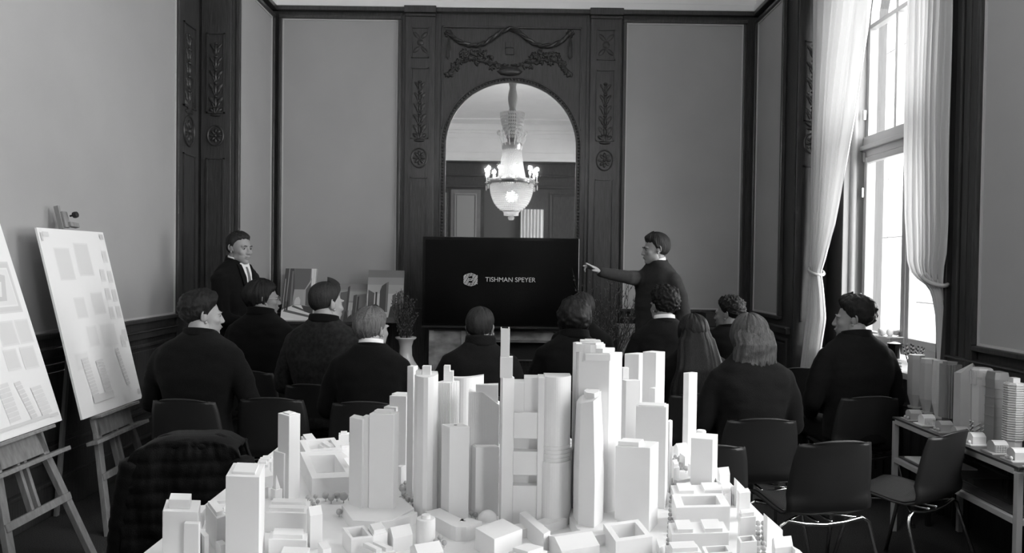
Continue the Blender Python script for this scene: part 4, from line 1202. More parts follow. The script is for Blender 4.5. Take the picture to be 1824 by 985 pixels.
for sg in (-1, 1):
    pts = []; rr = []
    for k in range(28):
        f = k / 27
        pts.append(Mj @ Vector((sg * (.215 + .05 * math.sin(f * 2)), -.29 - .03 * f, .755 - f * .50)))
        rr.append((.052 - .008 * f) * (1 + .10 * abs(math.sin(k * PI / 3.2))) * (.55 if k in (0, 27) else 1))
    MB().tube(pts, rr, 14).build('sleeve', QUILT, t, smooth='all')
col = [Mj @ Vector((.13 * math.cos(g), -.25 + .055 * math.sin(g), .805 + .012 * math.sin(3 * g))) for g in [2 * PI * k / 24 for k in range(24)]]
MB().tube(col, .026, 10, closed=True).build('collar', QUILT, t, smooth='all')

# ------------------------------------------------------------------ table and city model
ZG = .87
tx0_, tx1_, ty0_, ty1_ = -.905, .745, .95, 2.97
tb = thing('display_table', 'dark trestle table carrying the white city model', 'table', (0, 2, 0))
MB().box(tx0_ + .04, tx1_ - .04, ty0_ + .04, ty1_ - .04, ZG - .075, ZG - .04).build('tabletop', BLACKM, tb)
for x in (tx0_ + .1, tx1_ - .1):
    for y in (ty0_ + .1, ty1_ - .12): MB().box(x - .03, x + .03, y - .03, y + .03, 0.001, ZG - .075).build('leg', BLACKM, tb)
cm = thing('city_model', 'large white architectural model of a skyscraper city centre filling the foreground', 'architectural model', (0, 2, ZG - .04))
MB().box(tx0_, tx1_, ty0_, ty1_, ZG - .04, ZG).build('base_board', MODELG, cm, bevel=.002)
OCC = []
def hgt(px, py, D): return atY(px, py, D).z
def quad(xl, xf, xr, yb, dl, dr):
    A, B, C_ = atZ(xl, yb - dl, ZG), atZ(xf, yb, ZG), atZ(xr, yb - dr, ZG)
    D_ = A + C_ - B
    return [A, B, C_, D_]
def occ(Q):
    xs = [q.x for q in Q]; ys = [q.y for q in Q]
    OCC.append((min(xs), max(xs), min(ys), max(ys)))
def tw(xl, xf, xr, yb, yt, dl=3, dr=6, name='tower', label=None, zt=None, back=None, z0=ZG, mono=False, m=None):
    """block from its three visible foot points; yt is the pixel height of the front top corner"""
    Q = quad(xl, xf, xr, yb, dl, dr)
    if back:      # limit how deep the block runs
        pass
    z1 = zt or hgt(xf, yt, Q[1].y)
    o = MB().prism([(q.x, q.y) for q in Q], z0, z1).build(name, m or MODEL, cm, bevel=.0012)
    if label: o['label'] = label
    occ(Q)
    return Q, z1, o
def cap(Q, z1, f, h, sh=(0, 0), par=None, name='roof_block'):
    c = sum(Q, Vector()) / len(Q)
    if isinstance(f, (int, float)): f = (f, f)
    e1 = (Q[2] - Q[1]); e2 = (Q[0] - Q[1])
    P_ = [c + e1 * (a * f[0] / 2 + sh[0]) + e2 * (b * f[1] / 2 + sh[1]) for a, b in ((-1, 1), (-1, -1), (1, -1), (1, 1))]
    return MB().prism([(q.x, q.y) for q in P_], z1, z1 + h).build(name, MODEL, par, bevel=.001)
# front left pair
Q, z, o = tw(289, 353, 357, 1014, 912, 2, 26, label='stepped slab tower at the left front corner of the model')
cap(Q, z, (.55, .6), .022, (0, .05), o)
tw(327, 354, 357, 1020, 933, 1, 5)
Q, z, o = tw(401, 461, 471, 1014, 850, 3, 34, label='broad plain slab tower left of the model centre')
cap(Q, z, (.7, .7), .006, (0, 0), o)
Q, z, o = tw(494, 514, 534, 893, 741, 8, 7, label='plain square tower standing apart at the back left')
cap(Q, z, .6, .004, (0, 0), o)
tw(486, 505, 520, 891, 808, 6, 4)
# small church
Q, z, o = tw(482, 490, 503, 897, 873, 3, 3, name='church_nave')
Q2 = quad(485, 491, 499, 896, 2, 2); c = sum(Q2, Vector()) / 4
MB().prism([(q.x, q.y) for q in Q2], ZG, hgt(491, 868, c.y)).build('church_tower', MODEL, cm)
zz = hgt(491, 868, c.y); vs = [(q.x, q.y, zz) for q in Q2] + [(c.x, c.y, hgt(491, 846, c.y))]
MB().add(vs, [(0, 1, 4), (1, 2, 4), (2, 3, 4), (3, 0, 4), (3, 2, 1, 0)]).build('church_spire', MODEL, cm)
# triple slab on its podium
P_ = [atZ(*p, ZG) for p in ((608, 918), (628, 948), (668, 950), (700, 946), (738, 925), (716, 905), (640, 900))]
MB().prism([(p.x, p.y) for p in P_], ZG, ZG + .032).build('podium', MODEL, cm, bevel=.001); occ(P_)
Q, z, o = tw(621, 644, 652, 926, 748, 8, 9, label='grouped slab tower of three joined shafts, tallest of the left half')
Q, z, o = tw(644, 656, 662, 924, 743, 2, 6)
Q, z, o = tw(656, 700, 709, 927, 738, 2, 9); cap(Q, z, (.6, .7), .008, (0, 0), o)
# behind it, stepped pair
Q, z, o = tw(692, 722, 737, 868, 706, 2, 8); 
tw(696, 728, 737, 862, 702, 2, 5)
tw(682, 704, 712, 870, 726, 2, 6)
tw(706, 714, 722, 872, 832, 2, 4, name='annex')
# faceted group
Q, z, o = tw(723, 734, 742, 892, 653, 2, 5)
pts = [atZ(*p, ZG) for p in ((736, 915), (741, 921), (752, 925), (760, 925), (770, 921), (778, 912), (777, 900), (742, 898))]
zt1 = hgt(755, 672, pts[2].y)
MB().prism([(p.x, p.y) for p in pts], ZG, zt1).build('tower', MODEL, cm, bevel=.001)['label'] = 'faceted tower with small rooftop blocks left of the centre'
occ(pts)
c = sum(pts, Vector()) / 8
MB().box(c.x - .012, c.x + .012, c.y - .005, c.y + .02, zt1, hgt(761, 652, c.y)).build('roof_block', MODEL, cm)
MB().box(c.x - .03, c.x - .014, c.y - .012, c.y + .02, zt1, zt1 + .012).build('roof_block', MODEL, cm)
# fluted tower
Q = quad(775, 800, 814, 908, 2, 8); z1 = hgt(800, 682, Q[1].y); fl = []
for a, b in zip(Q, Q[1:] + Q[:1]):
    n = 9; d = (b - a); nrm = Vector((d.y, -d.x, 0)).normalized()
    for k in range(n):
        for f_, out in ((0, 0), (.5, 0), (.5, .003), (1, .003)):
            p = a + d * ((k + f_) / n); q_ = p + nrm * out; fl.append((q_.x, q_.y))
MB().prism(fl, ZG, z1).build('fluted_tower', MODEL, cm); occ(Q)
cc = sum(Q, Vector()) / 4
MB().box(cc.x - .012, cc.x + .006, cc.y, cc.y + .03, z1 - .02, hgt(790, 652, cc.y)).box(cc.x + .006, cc.x + .016, cc.y, cc.y + .03, z1 - .02, hgt(800, 662, cc.y)).build('roof_block', MODEL, cm)
# long curved slab behind
a0, a1 = atZ(790, 890, ZG), atZ(858, 888, ZG)
arc = []
n = 14
for k in range(n + 1):
    f_ = k / n; p = a0.lerp(a1, f_); arc.append((p.x, p.y - .035 * math.sin(PI * f_) + .02 * f_))
arc2 = [(x, y + .035) for x, y in reversed(arc)]
zc_ = hgt(820, 672, a0.y)
MB().prism(arc + arc2, ZG, zc_).build('curved_tower', MODEL, cm)['label'] = 'curved slab tower behind the fluted one'
occ([a0, a1])
# square tower; a dark disc paints in the shade of its roof opening
Q, z, o = tw(785, 799, 834, 936, 761, 9, 3, label='plain square tower with a small round hole painted dark on its roof')
c = sum(Q, Vector()) / 4; MB().lathe([(.003, 0), (.005, .0005), (.005, .001)], (c.x, c.y, z), 14).build('roof_hole_shade', MODG[2], o, smooth=True)
# ribbed tower with sloping top
Q = quad(826, 832, 887, 915, 4, 0); zl, zm_, zr_ = hgt(830, 698, Q[1].y), hgt(858, 690, Q[1].y), hgt(887, 722, Q[1].y)
a, b = Q[1], Q[2]; back = .06; pts = []; tops = []
n = 18
for k in range(n):
    for f_, out in ((0, 0), (.55, 0), (.55, -.0025), (1, -.0025)):
        u = (k + f_) / n; p = a.lerp(b, u); pts.append((p.x, p.y + out)); zq = zl + (zm_ - zl) * 0 if u < .45 else zl + (zr_ - zl) * ((u - .45) / .55) ; tops.append(zq)
pts += [(b.x, b.y + back), (a.x, a.y + back)]; tops += [zr_, zl]
MB().prism(pts, ZG, tops).build('ribbed_tower', MODEL, cm)['label'] = 'vertically ribbed tower with a slanting roof'
occ(Q)
Qx = [Vector((a.x + .02, a.y + .03, 0)), Vector((a.x + .02, a.y + .015, 0)), Vector((a.x + .085, a.y + .015, 0)), Vector((a.x + .085, a.y + .05, 0))]
MB().prism([(q.x, q.y) for q in Qx], ZG, hgt(858, 687, a.y)).build('roof_block', MODEL, cm)
Q, z, o = tw(838, 846, 888, 921, 797, 7, 2, label='lower square tower left of the spire tower'); cap(Q, z, .9, .002, (0, 0), o)
# spire tower
Q, z, o = tw(888, 892, 913, 937, 673, 8, 3, label='tallest slender tower of the model, stepped up to a narrow spire')
c = Q[1]
def sub(xl, xr, yt, yb_, dep, y_off):
    D = c.y + y_off; A = atY(xl, yb_, D); B = atY(xr, yb_, D)
    return MB().box(A.x, B.x, D, D + dep, hgt(xl, yb_, D) - .002, hgt(xl, yt, D)).build('spire_stage', MODEL, o, bevel=.001)
sub(890.5, 913, 636, 672, .03, .003); sub(891.5, 907.5, 586, 637, .022, .006)
s_ = MB(); D = c.y + .005
for xl, xr in ((891.5, 893.5), (905, 907.5)): s_.box(atY(xl, 600, D).x, atY(xr, 600, D).x, D, D + .02, hgt(xl, 588, D), hgt(xl, 583.5, D))
s_.build('spire_tip', MODEL, o)
# stepped slab with deep openings (right of the spire)
D = c.y + .012
def slab(xl, xr, yt, yb_, y0, dep, name='slab', par=None):
    A = atY(xl, 900, y0); B = atY(xr, 900, y0)
    return MB().box(A.x, B.x, y0, y0 + dep, max(ZG, hgt(xl, yb_, y0)), hgt(xl, yt, y0)).build(name, MODEL, par or cm, bevel=.001)
base = thing_part = slab(913, 957, 865, 950, D, .06, 'opening_tower'); base['label'] = 'broad tower with two deep sky-garden openings beside the spire tower'
slab(913, 957, 804, 846, D, .06, 'tower_stage', base); slab(913, 957, 735, 781, D, .06, 'tower_stage', base)
slab(913, 957, 680, 870, D + .03, .05, 'tower_core', base)
slab(913, 931, 681, 740, D + .012, .05, 'tower_core', base)
slab(956, 967, 672, 950, D - .004, .06, 'tower_column', base)
slab(931, 957, 672, 735, D + .02, .05, 'tower_core', base)
pts = []
A = atY(967, 900, D); B = atY(1014, 900, D + .02)
for k in range(13):
    f_ = k / 12; pts.append((A.x + (B.x - A.x) * f_, A.y - .022 * math.sin(PI * f_) ** 0.8 + .02 * f_))
pts += [(B.x, B.y + .05), (A.x, A.y + .07)]
MB().prism(pts, ZG, hgt(990, 671, D)).build('curved_shaft', MODEL, base)
pb = [(x + (x - (A.x + B.x) / 2) * .06, y - .006) for x, y in pts]
MB().prism(pb, ZG, hgt(990, 822, D)).build('lower_shaft', MODEL, base)
for k in range(4): MB().prism([(x + (x - (A.x + B.x) / 2) * (.02 + .0), y - .0028 - .001 * (k % 2)) for x, y in pts], hgt(990, 818 - k * 7, D), hgt(990, 815 - k * 7, D)).build('stage_ledge', MODEL, base)
occ([Vector((A.x - .1, D, 0)), Vector((B.x, D + .08, 0))])
slab(1010, 1018, 800, 935, D + .05, .03, 'annex')
# big tower
Q, z, o = tw(1027, 1081, 1104, 932, 629, 3, 7, label='largest tower of the model with stepped curved crown, right of centre')
cap(Q, z, (.93, .75), .012, (.02, .12), o); cap(Q, z + .012, (.6, .45), .016, (-.15, .2), o)
cur = MB(); D = Q[1].y - .003
cur.box(atY(1043, 640, D).x, atY(1087, 640, D).x, D, D + .01, hgt(1050, 642, D), hgt(1050, 631, D)); cur.build('crown_band', MODEL, o)
arc = []
cx_, cy_ = atY(1052, 630, Q[1].y).x, Q[1].y + .035
for k in range(17): arc.append((cx_ + .045 * math.cos(2 * PI * k / 16.0), cy_ + .03 * math.sin(2 * PI * k / 16.0)))
MB().prism(arc[:-1], z, z + .022).build('crown_drum', MODEL, o)
tw(1016, 1022, 1031, 926, 611, 5, 4)
slab(1030, 1066, 606, 640, Q[1].y + .07, .03, 'roof_block'); slab(1038, 1058, 604.5, 610, Q[1].y + .075, .02, 'roof_block')
# twisted tower in front
Db = [atZ(*p, ZG + .03) for p in ((1021, 918), (1030, 934), (1058, 940), (1073, 928), (1076, 905), (1035, 900))]
yr = Db[2].y
zt_a = hgt(1040, 716, yr); mid = []; top = []
dc = sum(Db, Vector()) / 6
for p, zz in zip(Db, (-.016, -.010, .0, .006, .010, -.002)):
    o_ = p - dc
    mid.append((dc.x + o_.x * 1.03, dc.y + o_.y * 1.03, ZG + .16)); top.append((dc.x + o_.x * .80 - .004, dc.y + o_.y * .84, zt_a + zz))
n = 6; vs = [(p.x, p.y, ZG) for p in Db] + mid + top
fs = [tuple(range(n - 1, -1, -1)), tuple(range(2 * n, 3 * n))] + [(i * n + j, i * n + (j + 1) % n, (i + 1) * n + (j + 1) % n, (i + 1) * n + j) for i in (0, 1) for j in range(n)]
o = MB().add(vs, fs).build('folded_tower', MODEL, cm, bevel=.001); o['label'] = 'slim folded tower with tapering edges in front of the largest tower'; occ(Db)
MB().prism([(dc.x + (p.x - dc.x) * .5 + .004, dc.y + (p.y - dc.y) * .5 + .008) for p in Db], zt_a - .004, zt_a + .014).build('roof_block', MODEL, o)
P_ = [atZ(*p, ZG) for p in ((1014, 940), (1028, 962), (1058, 975), (1100, 968), (1098, 930), (1040, 905), (1018, 915))]
MB().prism([(p.x, p.y) for p in P_], ZG, ZG + .03).build('podium', MODEL, cm, bevel=.001); occ(P_)
# cluster on the right
tw(1103, 1112, 1138, 872, 678, 4, 2); tw(1103, 1106, 1117, 866, 655, 3, 1)
tw(1109, 1134, 1156, 852, 631, 3, 5, label='pale paired tower behind the largest tower, left one')
tw(1141, 1165, 1181, 862, 628, 4, 5, label='pale paired tower behind the largest tower, right one'); tw(1154, 1164, 1172, 870, 692, 2, 3)
Q, z, o = tw(1130, 1184, 1188, 906, 725, 3, 10, label='broad plain slab tower in the right group'); cap(Q, z, (.9, .85), .003, (0, 0), o)
tw(1186, 1191, 1196, 878, 752, 3, 5)
Q, z, o = tw(1094, 1156, 1171, 950, 798, 5, 17, label='wide tower with chamfered right face at the front right')
cap(Q, z, (.55, .6), .012, (-.15, .15), o)
Q, z, o = tw(1215, 1225, 1240, 803, 665, 2, 3, label='thin detached tower at the back right')
c = atZ(1248, 822, ZG); MB().lathe([(.018, 0), (.018, hgt(1248, 768, c.y) - ZG), (.016, hgt(1248, 766, c.y) - ZG)], (c.x, c.y, ZG), 24).build('round_tower', MODEL, cm, smooth=True)
Q, z, o = tw(1229, 1268, 1277, 884, 783, 4, 13, label='smooth broad tower at the right edge of the high-rise group')
# ---- low blocks
def blk(xl, xf, xr, yb, dl, dr, hpx, court=0, roof=None, name='city_block'):
    Q = quad(xl, xf, xr, yb, dl, dr); B = Q[1]
    h = hpx / FPX * B.y; c = sum(Q, Vector()) / 4; mb = MB()
    if court:
        I = [q.lerp(c, court) for q in Q]
        # ring with four wings
        vs = [(q.x, q.y, z_) for z_ in (ZG, ZG + h) for q in Q] + [(q.x, q.y, z_) for z_ in (ZG, ZG + h) for q in I]
        fs = []
        for i in range(4):
            j = (i + 1) % 4
            fs += [(i, j, 4 + j, 4 + i), (8 + j, 8 + i, 12 + i, 12 + j), (4 + i, 4 + j, 12 + j, 12 + i), (j, i, 8 + i, 8 + j)]
        mb.add(vs, fs)
    else: mb.prism([(q.x, q.y) for q in Q], ZG, ZG + h)
    o = mb.build(name, MODEL, cm, bevel=.0008)
    if roof == 'gable':
        m0 = Q[0].lerp(Q[1], .5); m1 = Q[3].lerp(Q[2], .5); zt_ = ZG + h
        vs = [(q.x, q.y, zt_) for q in Q] + [(m0.x, m0.y, zt_ + .016), (m1.x, m1.y, zt_ + .016)]
        MB().add(vs, [(0, 1, 4), (2, 3, 5), (1, 2, 5, 4), (3, 0, 4, 5), (3, 2, 1, 0)]).build('gable_roof', MODEL, o)
    elif roof == 'set':
        I = [q.lerp(c, .22) for q in Q]; MB().prism([(q.x, q.y) for q in I], ZG + h, ZG + h + .010).build('roof_storey', MODEL, o)
    elif roof == 'two':
        for f0, f1 in ((.08, .4), (.55, .92)):
            P4 = [Q[1].lerp(Q[2], f0), Q[1].lerp(Q[2], f1), Q[0].lerp(Q[3], f1), Q[0].lerp(Q[3], f0)]
            P4 = [q.lerp(sum(P4, Vector()) / 4, .15) for q in P4]
            MB().prism([(q.x, q.y) for q in P4], ZG + h, ZG + h + .009).build('roof_storey', MODEL, o)
    occ(Q)
    return Q, h, o
L_ = [
 (534, 556, 634, 888, 52, 4, 36, .34, None), (533, 544, 610, 832, 22, 6, 28, .3, None), (536, 545, 566, 812, 14, 3, 22, 0, 'set'), (566, 585, 628, 822, 12, 5, 20, 0, 'two'), (600, 612, 622, 846, 10, 2, 30, 0, None),
 (452, 470, 486, 872, 12, 4, 22, 0, 'gable'), (440, 455, 478, 892, 10, 5, 20, 0, 'set'), (472, 546, 553, 950, 2, 24, 36, 0, 'two'), (478, 546, 548, 992, 2, 16, 30, 0, 'set'), (500, 548, 552, 1012, 2, 12, 26, 0, None),
 (546, 552, 574, 980, 12, 4, 62, 0, 'gable'), (366, 386, 403, 985, 30, 6, 62, 0, 'set'), (356, 364, 372, 1000, 10, 4, 44, 0, None), (384, 392, 404, 1005, 8, 3, 34, 0, None), (566, 575, 590, 1005, 14, 4, 26, 0, None),
 (610, 625, 664, 994, 22, 5, 34, .28, None), (655, 664, 690, 988, 16, 6, 34, 0, 'set'), (690, 700, 735, 985, 18, 8, 26, 0, 'gable'), (640, 668, 705, 1012, 14, 5, 26, 0, 'two'), (730, 745, 790, 1015, 16, 8, 26, 0, 'gable'),
 (846, 880, 930, 1000, 22, 20, 40, 0, None), (925, 968, 980, 985, 40, 6, 34, 0, None), (975, 1000, 1068, 1008, 30, 12, 26, 0, 'gable'), (905, 940, 975, 1018, 10, 12, 26, 0, 'set'),
 (1074, 1096, 1162, 1000, 34, 10, 36, .3, None), (1168, 1174, 1186, 1000, 20, 8, 24, 0, None),
 (1196, 1204, 1300, 948, 26, 3, 44, .32, None), (1194, 1200, 1296, 905, 18, 2, 24, 0, 'two'), (1190, 1196, 1298, 985, 22, 3, 34, 0, 'two'), (1184, 1192, 1250, 1012, 16, 3, 26, 0, 'set'), (1250, 1256, 1304, 1012, 14, 3, 26, .25, None),
 (1210, 1220, 1232, 838, 8, 4, 24, 0, None), (1196, 1200, 1210, 868, 12, 2, 34, 0, 'set'), (1200, 1208, 1226, 812, 6, 2, 12, 0, 'gable'),
 (1312, 1316, 1336, 930, 8, 3, 52, 0, None), (1314, 1318, 1346, 962, 10, 3, 40, 0, 'set'), (1312, 1318, 1348, 1000, 12, 3, 34, .28, None), (1300, 1304, 1312, 900, 10, 3, 20, 0, 'gable'), (1284, 1290, 1302, 905, 16, 3, 26, 0, None),
 (1374, 1380, 1412, 1010, 16, 4, 34, 0, 'gable'),
 (1277, 1282, 1300, 868, 10, 2, 22, 0, 'gable'),
]
for q_ in L_: blk(*q_)
# wedge roofs on the right rim
def wedge(xl, xr, yb, h0, h1, dr=10):
    A, B = atZ(xl, yb, ZG), atZ(xr, yb - dr, ZG); n_ = Vector((.0, .03, 0))
    pts = [(A.x, A.y), (B.x, B.y), (B.x + n_.x, B.y + n_.y), (A.x + n_.x, A.y + n_.y)]
    MB().prism(pts, ZG, [ZG + h0, ZG + h1, ZG + h1, ZG + h0]).build('wedge_block', MODEL, cm, bevel=.0008)
wedge(1312, 1326, 905, .085, .045); wedge(1366, 1394, 975, .080, .025, 14); wedge(1416, 1432, 1012, .045, .02); wedge(1278, 1312, 880, .045, .02, -20)
# curved street front and round hall
c = atZ(756, 972, ZG); rr = 17.5 / FPX * c.y
MB().lathe([(rr, 0), (rr, 42 / FPX * c.y), (rr * .93, 44 / FPX * c.y), (rr * .5, 44 / FPX * c.y), (rr * .45, 50 / FPX * c.y)], (c.x, c.y + rr, ZG), 28).build('round_hall', MODEL, cm, smooth=True)
occ([Vector((c.x - rr, c.y, 0)), Vector((c.x + rr, c.y + 2 * rr, 0))])
def curvy(pts, w, h, name):
    P_ = [atZ(*p, ZG) for p in pts]; n = 20; ce = []
    for k in range(n + 1):
        f_ = k / n * (len(P_) - 1); i = min(int(f_), len(P_) - 2); ce.append(P_[i].lerp(P_[i + 1], f_ - i))
    ce = [ce[0]] + [(ce[i - 1] + ce[i] * 2 + ce[i + 1]) / 4 for i in range(1, n)] + [ce[-1]]
    a_ = []; b_ = []
    for i, p in enumerate(ce):
        d = (ce[min(i + 1, n)] - ce[max(i - 1, 0)]).normalized(); q_ = Vector((-d.y, d.x, 0)) * w / 2
        a_.append((p.x + q_.x, p.y + q_.y)); b_.append((p.x - q_.x, p.y - q_.y))
    MB().prism(a_ + b_[::-1], ZG, ZG + h).build(name, MODEL, cm, bevel=.0008); occ(P_)
curvy([(675, 948), (700, 944), (725, 938), (738, 930)], .02, .03, 'arcade')
curvy([(770, 932), (795, 945), (822, 960), (846, 950)], .05, .038, 'curved_block')
curvy([(855, 950), (900, 958), (960, 948), (1000, 935)], .045, .024, 'curved_block')
curvy([(1200, 888), (1235, 876), (1270, 886), (1290, 905)], .018, .034, 'curved_block')
curvy([(1204, 872), (1232, 866), (1256, 874)], .016, .03, 'curved_block')
# dome and small pavilion beside the square tower
c = atZ(868, 938, ZG); MB().ell((c.x, c.y + .02, ZG + .012), (.028, .02, .028), 16, 10).build('shell_roof', MODEL, cm, smooth='all')
# filler blocks where nothing stands
r = random.Random(21); ca, sa = math.cos(.22), math.sin(.22)
cnt = 0
for i in range(-14, 24):
    for j in range(0, 34):
        x = -.9 + i * .066 * ca - j * .066 * sa + .3; y = 1.45 + i * .066 * sa + j * .066 * ca
        if not (tx0_ + .03 < x < tx1_ - .03 and 1.0 < y < ty1_ - .03): continue
        if r.random() < .25: continue
        if any(a - .045 < x < b + .045 and e - .045 < y < f_ + .045 for a, b, e, f_ in OCC): continue
        # keep squares and streets with trees open
        q_ = CAM_M.inverted() @ Vector((x, y, ZG)); px = 912 + FPX * q_.x / -q_.z; py = 492.5 - FPX * q_.y / -q_.z
        if (505 < px < 742 and 862 < py < 960) or (1170 < px < 1215 and 830 < py < 1010) or (1340 < px < 1372 and py > 925) or (540 < px < 600 and py > 940) or (1195 < px < 1230 and 806 < py < 840) or (742 < px < 800 and 945 < py < 985): continue
        w, d, h = r.uniform(.018, .026), r.uniform(.016, .026), r.uniform(.022, .045)
        P4 = [(x + a * w * ca - b * d * sa, y + a * w * sa + b * d * ca) for a, b in ((-1, -1), (1, -1), (1, 1), (-1, 1))]
        o = MB().prism(P4, ZG, ZG + h)
        if r.random() < .5:
            o.prism([(p[0] * .6 + x * .4, p[1] * .6 + y * .4) for p in P4], ZG + h, ZG + h + .008)
        o.build('city_block', MODEL, cm); cnt += 1
# little trees: round crowns on stems
tree_me = None
def tree(x, y, s, low=False):
    global tree_me
    if tree_me is None:
        tm = MB().ell((0, 0, 1.35), (.8, .8, .8), 10, 7).tube([(0, 0, 0), (0, 0, .7)], .1, 5)
        o = tm.build('model_tree', mat('model_tree_plastic', .45, .6), cm, smooth='all', org=(0, 0, 0)); o.data.transform(Matrix.Translation(ORG[cm.name]))
        tree_me = o.data
        ORG[o.name] = ORG[cm.name]
    else:
        o = bpy.data.objects.new('model_tree', tree_me); COL.objects.link(o); o.parent = cm
    o.location = Vector((x, y, ZG)) - ORG[cm.name]; o.scale = (s, s, s * (.8 if low else 1))
r = random.Random(8)
for (px, py, s) in [(548, 893, 5), (554, 899, 5), (562, 891, 5), (566, 900, 5), (559, 905, 5), (580, 893, 8), (590, 897, 8), (600, 893, 8), (612, 897, 10), (585, 884, 6), (597, 882, 6), (606, 884, 6), (618, 882, 7), (628, 888, 9), (625, 899, 7), (604, 921, 7), (636, 880, 6), (495, 905, 4), (503, 903, 4)]:
    p = atZ(px, py, ZG); tree(p.x, p.y, s / FPX * p.y)
for k in range(46):
    px, py = 712 + r.uniform(0, 30), 868 + r.uniform(0, 42); p = atZ(px, py, ZG); tree(p.x, p.y, r.uniform(4, 6.5) / FPX * p.y)
for k in range(18):
    for e in (0, 1):
        py = 862 + k * 7.6; px = 1186 + (22 - k) * .55 + e * 7; p = atZ(px, py, ZG); tree(p.x, p.y, 5 / FPX * p.y)
for k in range(14):
    px, py = 1200 + k * 2.1 + r.uniform(-1, 1), 822 + r.uniform(-4, 4); p = atZ(px, py, ZG); tree(p.x, p.y, 4 / FPX * p.y)
for k in range(9):
    for e in (0, 1): px, py = 1350 + e * 10, 940 + k * 9; p = atZ(px, py, ZG); tree(p.x, p.y, 6 / FPX * p.y)
for (px, py) in ((776, 972), (784, 965), (791, 975), (781, 982), (847, 925), (1212, 836), (1222, 842), (840, 922), (1204, 846)):
    p = atZ(px, py, ZG); tree(p.x, p.y, 6 / FPX * p.y)

# ------------------------------------------------------------------ people
def _ell(p, c, r):
    q = p - np.array(c); r = np.array(r)
    k0 = np.linalg.norm(q / r, axis=-1); k1 = np.linalg.norm(q / (r * r), axis=-1) + 1e-9
    return k0 * (k0 - 1) / k1
def _cap(p, a, b, ra, rb):
    a = np.array(a); b = np.array(b); ab = b - a
    h = np.clip(((p - a) @ ab) / (ab @ ab), 0, 1)
    return np.linalg.norm(p - a - h[..., None] * ab, axis=-1) - (ra + (rb - ra) * h)
def _smin(a, b, k):
    h = np.clip(.5 + .5 * (b - a) / k, 0, 1); return b + (a - b) * h - k * h * (1 - h)
def _smax(a, b, k): return -_smin(-a, -b, k)
def head_sdf(p, male=True, smile=False, thin=1.0):
    d = _ell(p, (0, -.018, .032), (.075, .094, .084))
    d = _smin(d, _ell(p, (0, .030, -.028), (.060 * thin, .060, .078)), .03)
    d = _smin(d, _ell(p, (0, .030, -.066), (.050 * thin, .050, .042)), .025)
    d = _smin(d, _ell(p, (0, .068, -.098), (.021, .020, .016)), .022)           # chin
    for s in (-1, 1):
        d = _smin(d, _ell(p, (s * .030, .080, .021), (.024, .011, .007)), .012)  # brow
        d = _smin(d, _ell(p, (s * .042, .060, -.022), (.016, .018, .016)), .018) # cheek
        d = _smin(d, _ell(p, (s * .050, .005, -.070), (.012, .022, .020)), .02)  # jaw corner
        d = _smax(d, -_ell(p, (s * .031, .101, .003), (.017, .017, .011)), .010) # eye socket
        d = _smin(d, _ell(p, (s * .010, .096, -.034), (.009, .011, .008)), .008) # nostril wing
    d = _smin(d, _cap(p, (0, .086, .014), (0, .106, -.030), .007, .0098), .010)  # nose
    d = _smin(d, _ell(p, (0, .088, -.056), (.024, .010, .007)), .008)
    d = _smin(d, _ell(p, (0, .086, -.069), (.020, .010, .007)), .008)
    d = _smax(d, -_ell(p, (0, .101, -.0625), (.027, .010, .0022)), .003)
    if smile:
        for s in (-1, 1):
            d = _smax(d, -_cap(p, (s * .020, .094, -.060), (s * .031, .082, -.050), .004, .003), .005)
            d = _smax(d, -_cap(p, (s * .022, .094, -.034), (s * .036, .082, -.058), .0025, .0025), .006)
            d = _smin(d, _ell(p, (s * .043, .066, -.030), (.014, .014, .012)), .01)
    return d
def dirs(nu, nv, front=.45):
    u = np.linspace(0, 2 * PI, nu, endpoint=False); az = u + front * np.sin(u) * -1     # denser round the face (az = 0 is +y)
    v = np.linspace(-1, 1, nv); el = v * PI / 2 * .999
    A, E = np.meshgrid(az, el, indexing='ij')
    return np.stack([np.sin(A) * np.cos(E), np.cos(A) * np.cos(E), np.sin(E)], -1), A, E
def march(D, f, o=(0, .0, -.01), r0=.19, n=60):
    o = np.array(o); ts = np.linspace(r0, .03, n); R_ = np.full(D.shape[:2], .05); done = np.zeros(D.shape[:2], bool); prev = ts[0]
    for t_ in ts:
        v = f(o + D * t_); hit = (v < 0) & ~done
        R_[hit] = t_; done |= hit
    lo = R_.copy(); hi = R_ + (ts[0] - ts[1])
    for _ in range(9):
        m_ = (lo + hi) / 2; v = f(o + D * m_[..., None]); ins = v < 0
        lo = np.where(ins, m_, lo); hi = np.where(ins, hi, m_)
    return lo
def sphere_faces(nu, nv):
    return [(i * nv + j, ((i + 1) % nu) * nv + j, ((i + 1) % nu) * nv + j + 1, i * nv + j + 1) for i in range(nu) for j in range(nv - 1)]
HC = {}
def head_geo(smile, thin):
    k = (smile, thin)
    if k not in HC:
        nu, nv = 96, 72; D, A, E = dirs(nu, nv)
        R_ = march(D, lambda p: head_sdf(p, True, smile, thin)); P = np.array((0, 0, -.01)) + D * R_[..., None]
        D2, A2, E2 = dirs(110, 80, 0.0); R2 = march(D2, lambda p: head_sdf(p, True, smile, thin))
        HC[k] = (P.reshape(-1, 3), sphere_faces(nu, nv), D2, A2, E2, R2)
    return HC[k]
def fbm(P, f, seed=0, oct_=2):
    return np.array([sum(noise.noise(Vector((p[0] * f[0], p[1] * f[1], p[2] * f[2])) * (2 ** o_) + Vector((seed, seed * 1.7, 0))) / 2 ** o_ for o_ in range(oct_)) for p in P])
def sstep(a, b, x): t_ = np.clip((x - a) / (b - a), 0, 1); return t_ * t_ * (3 - 2 * t_)
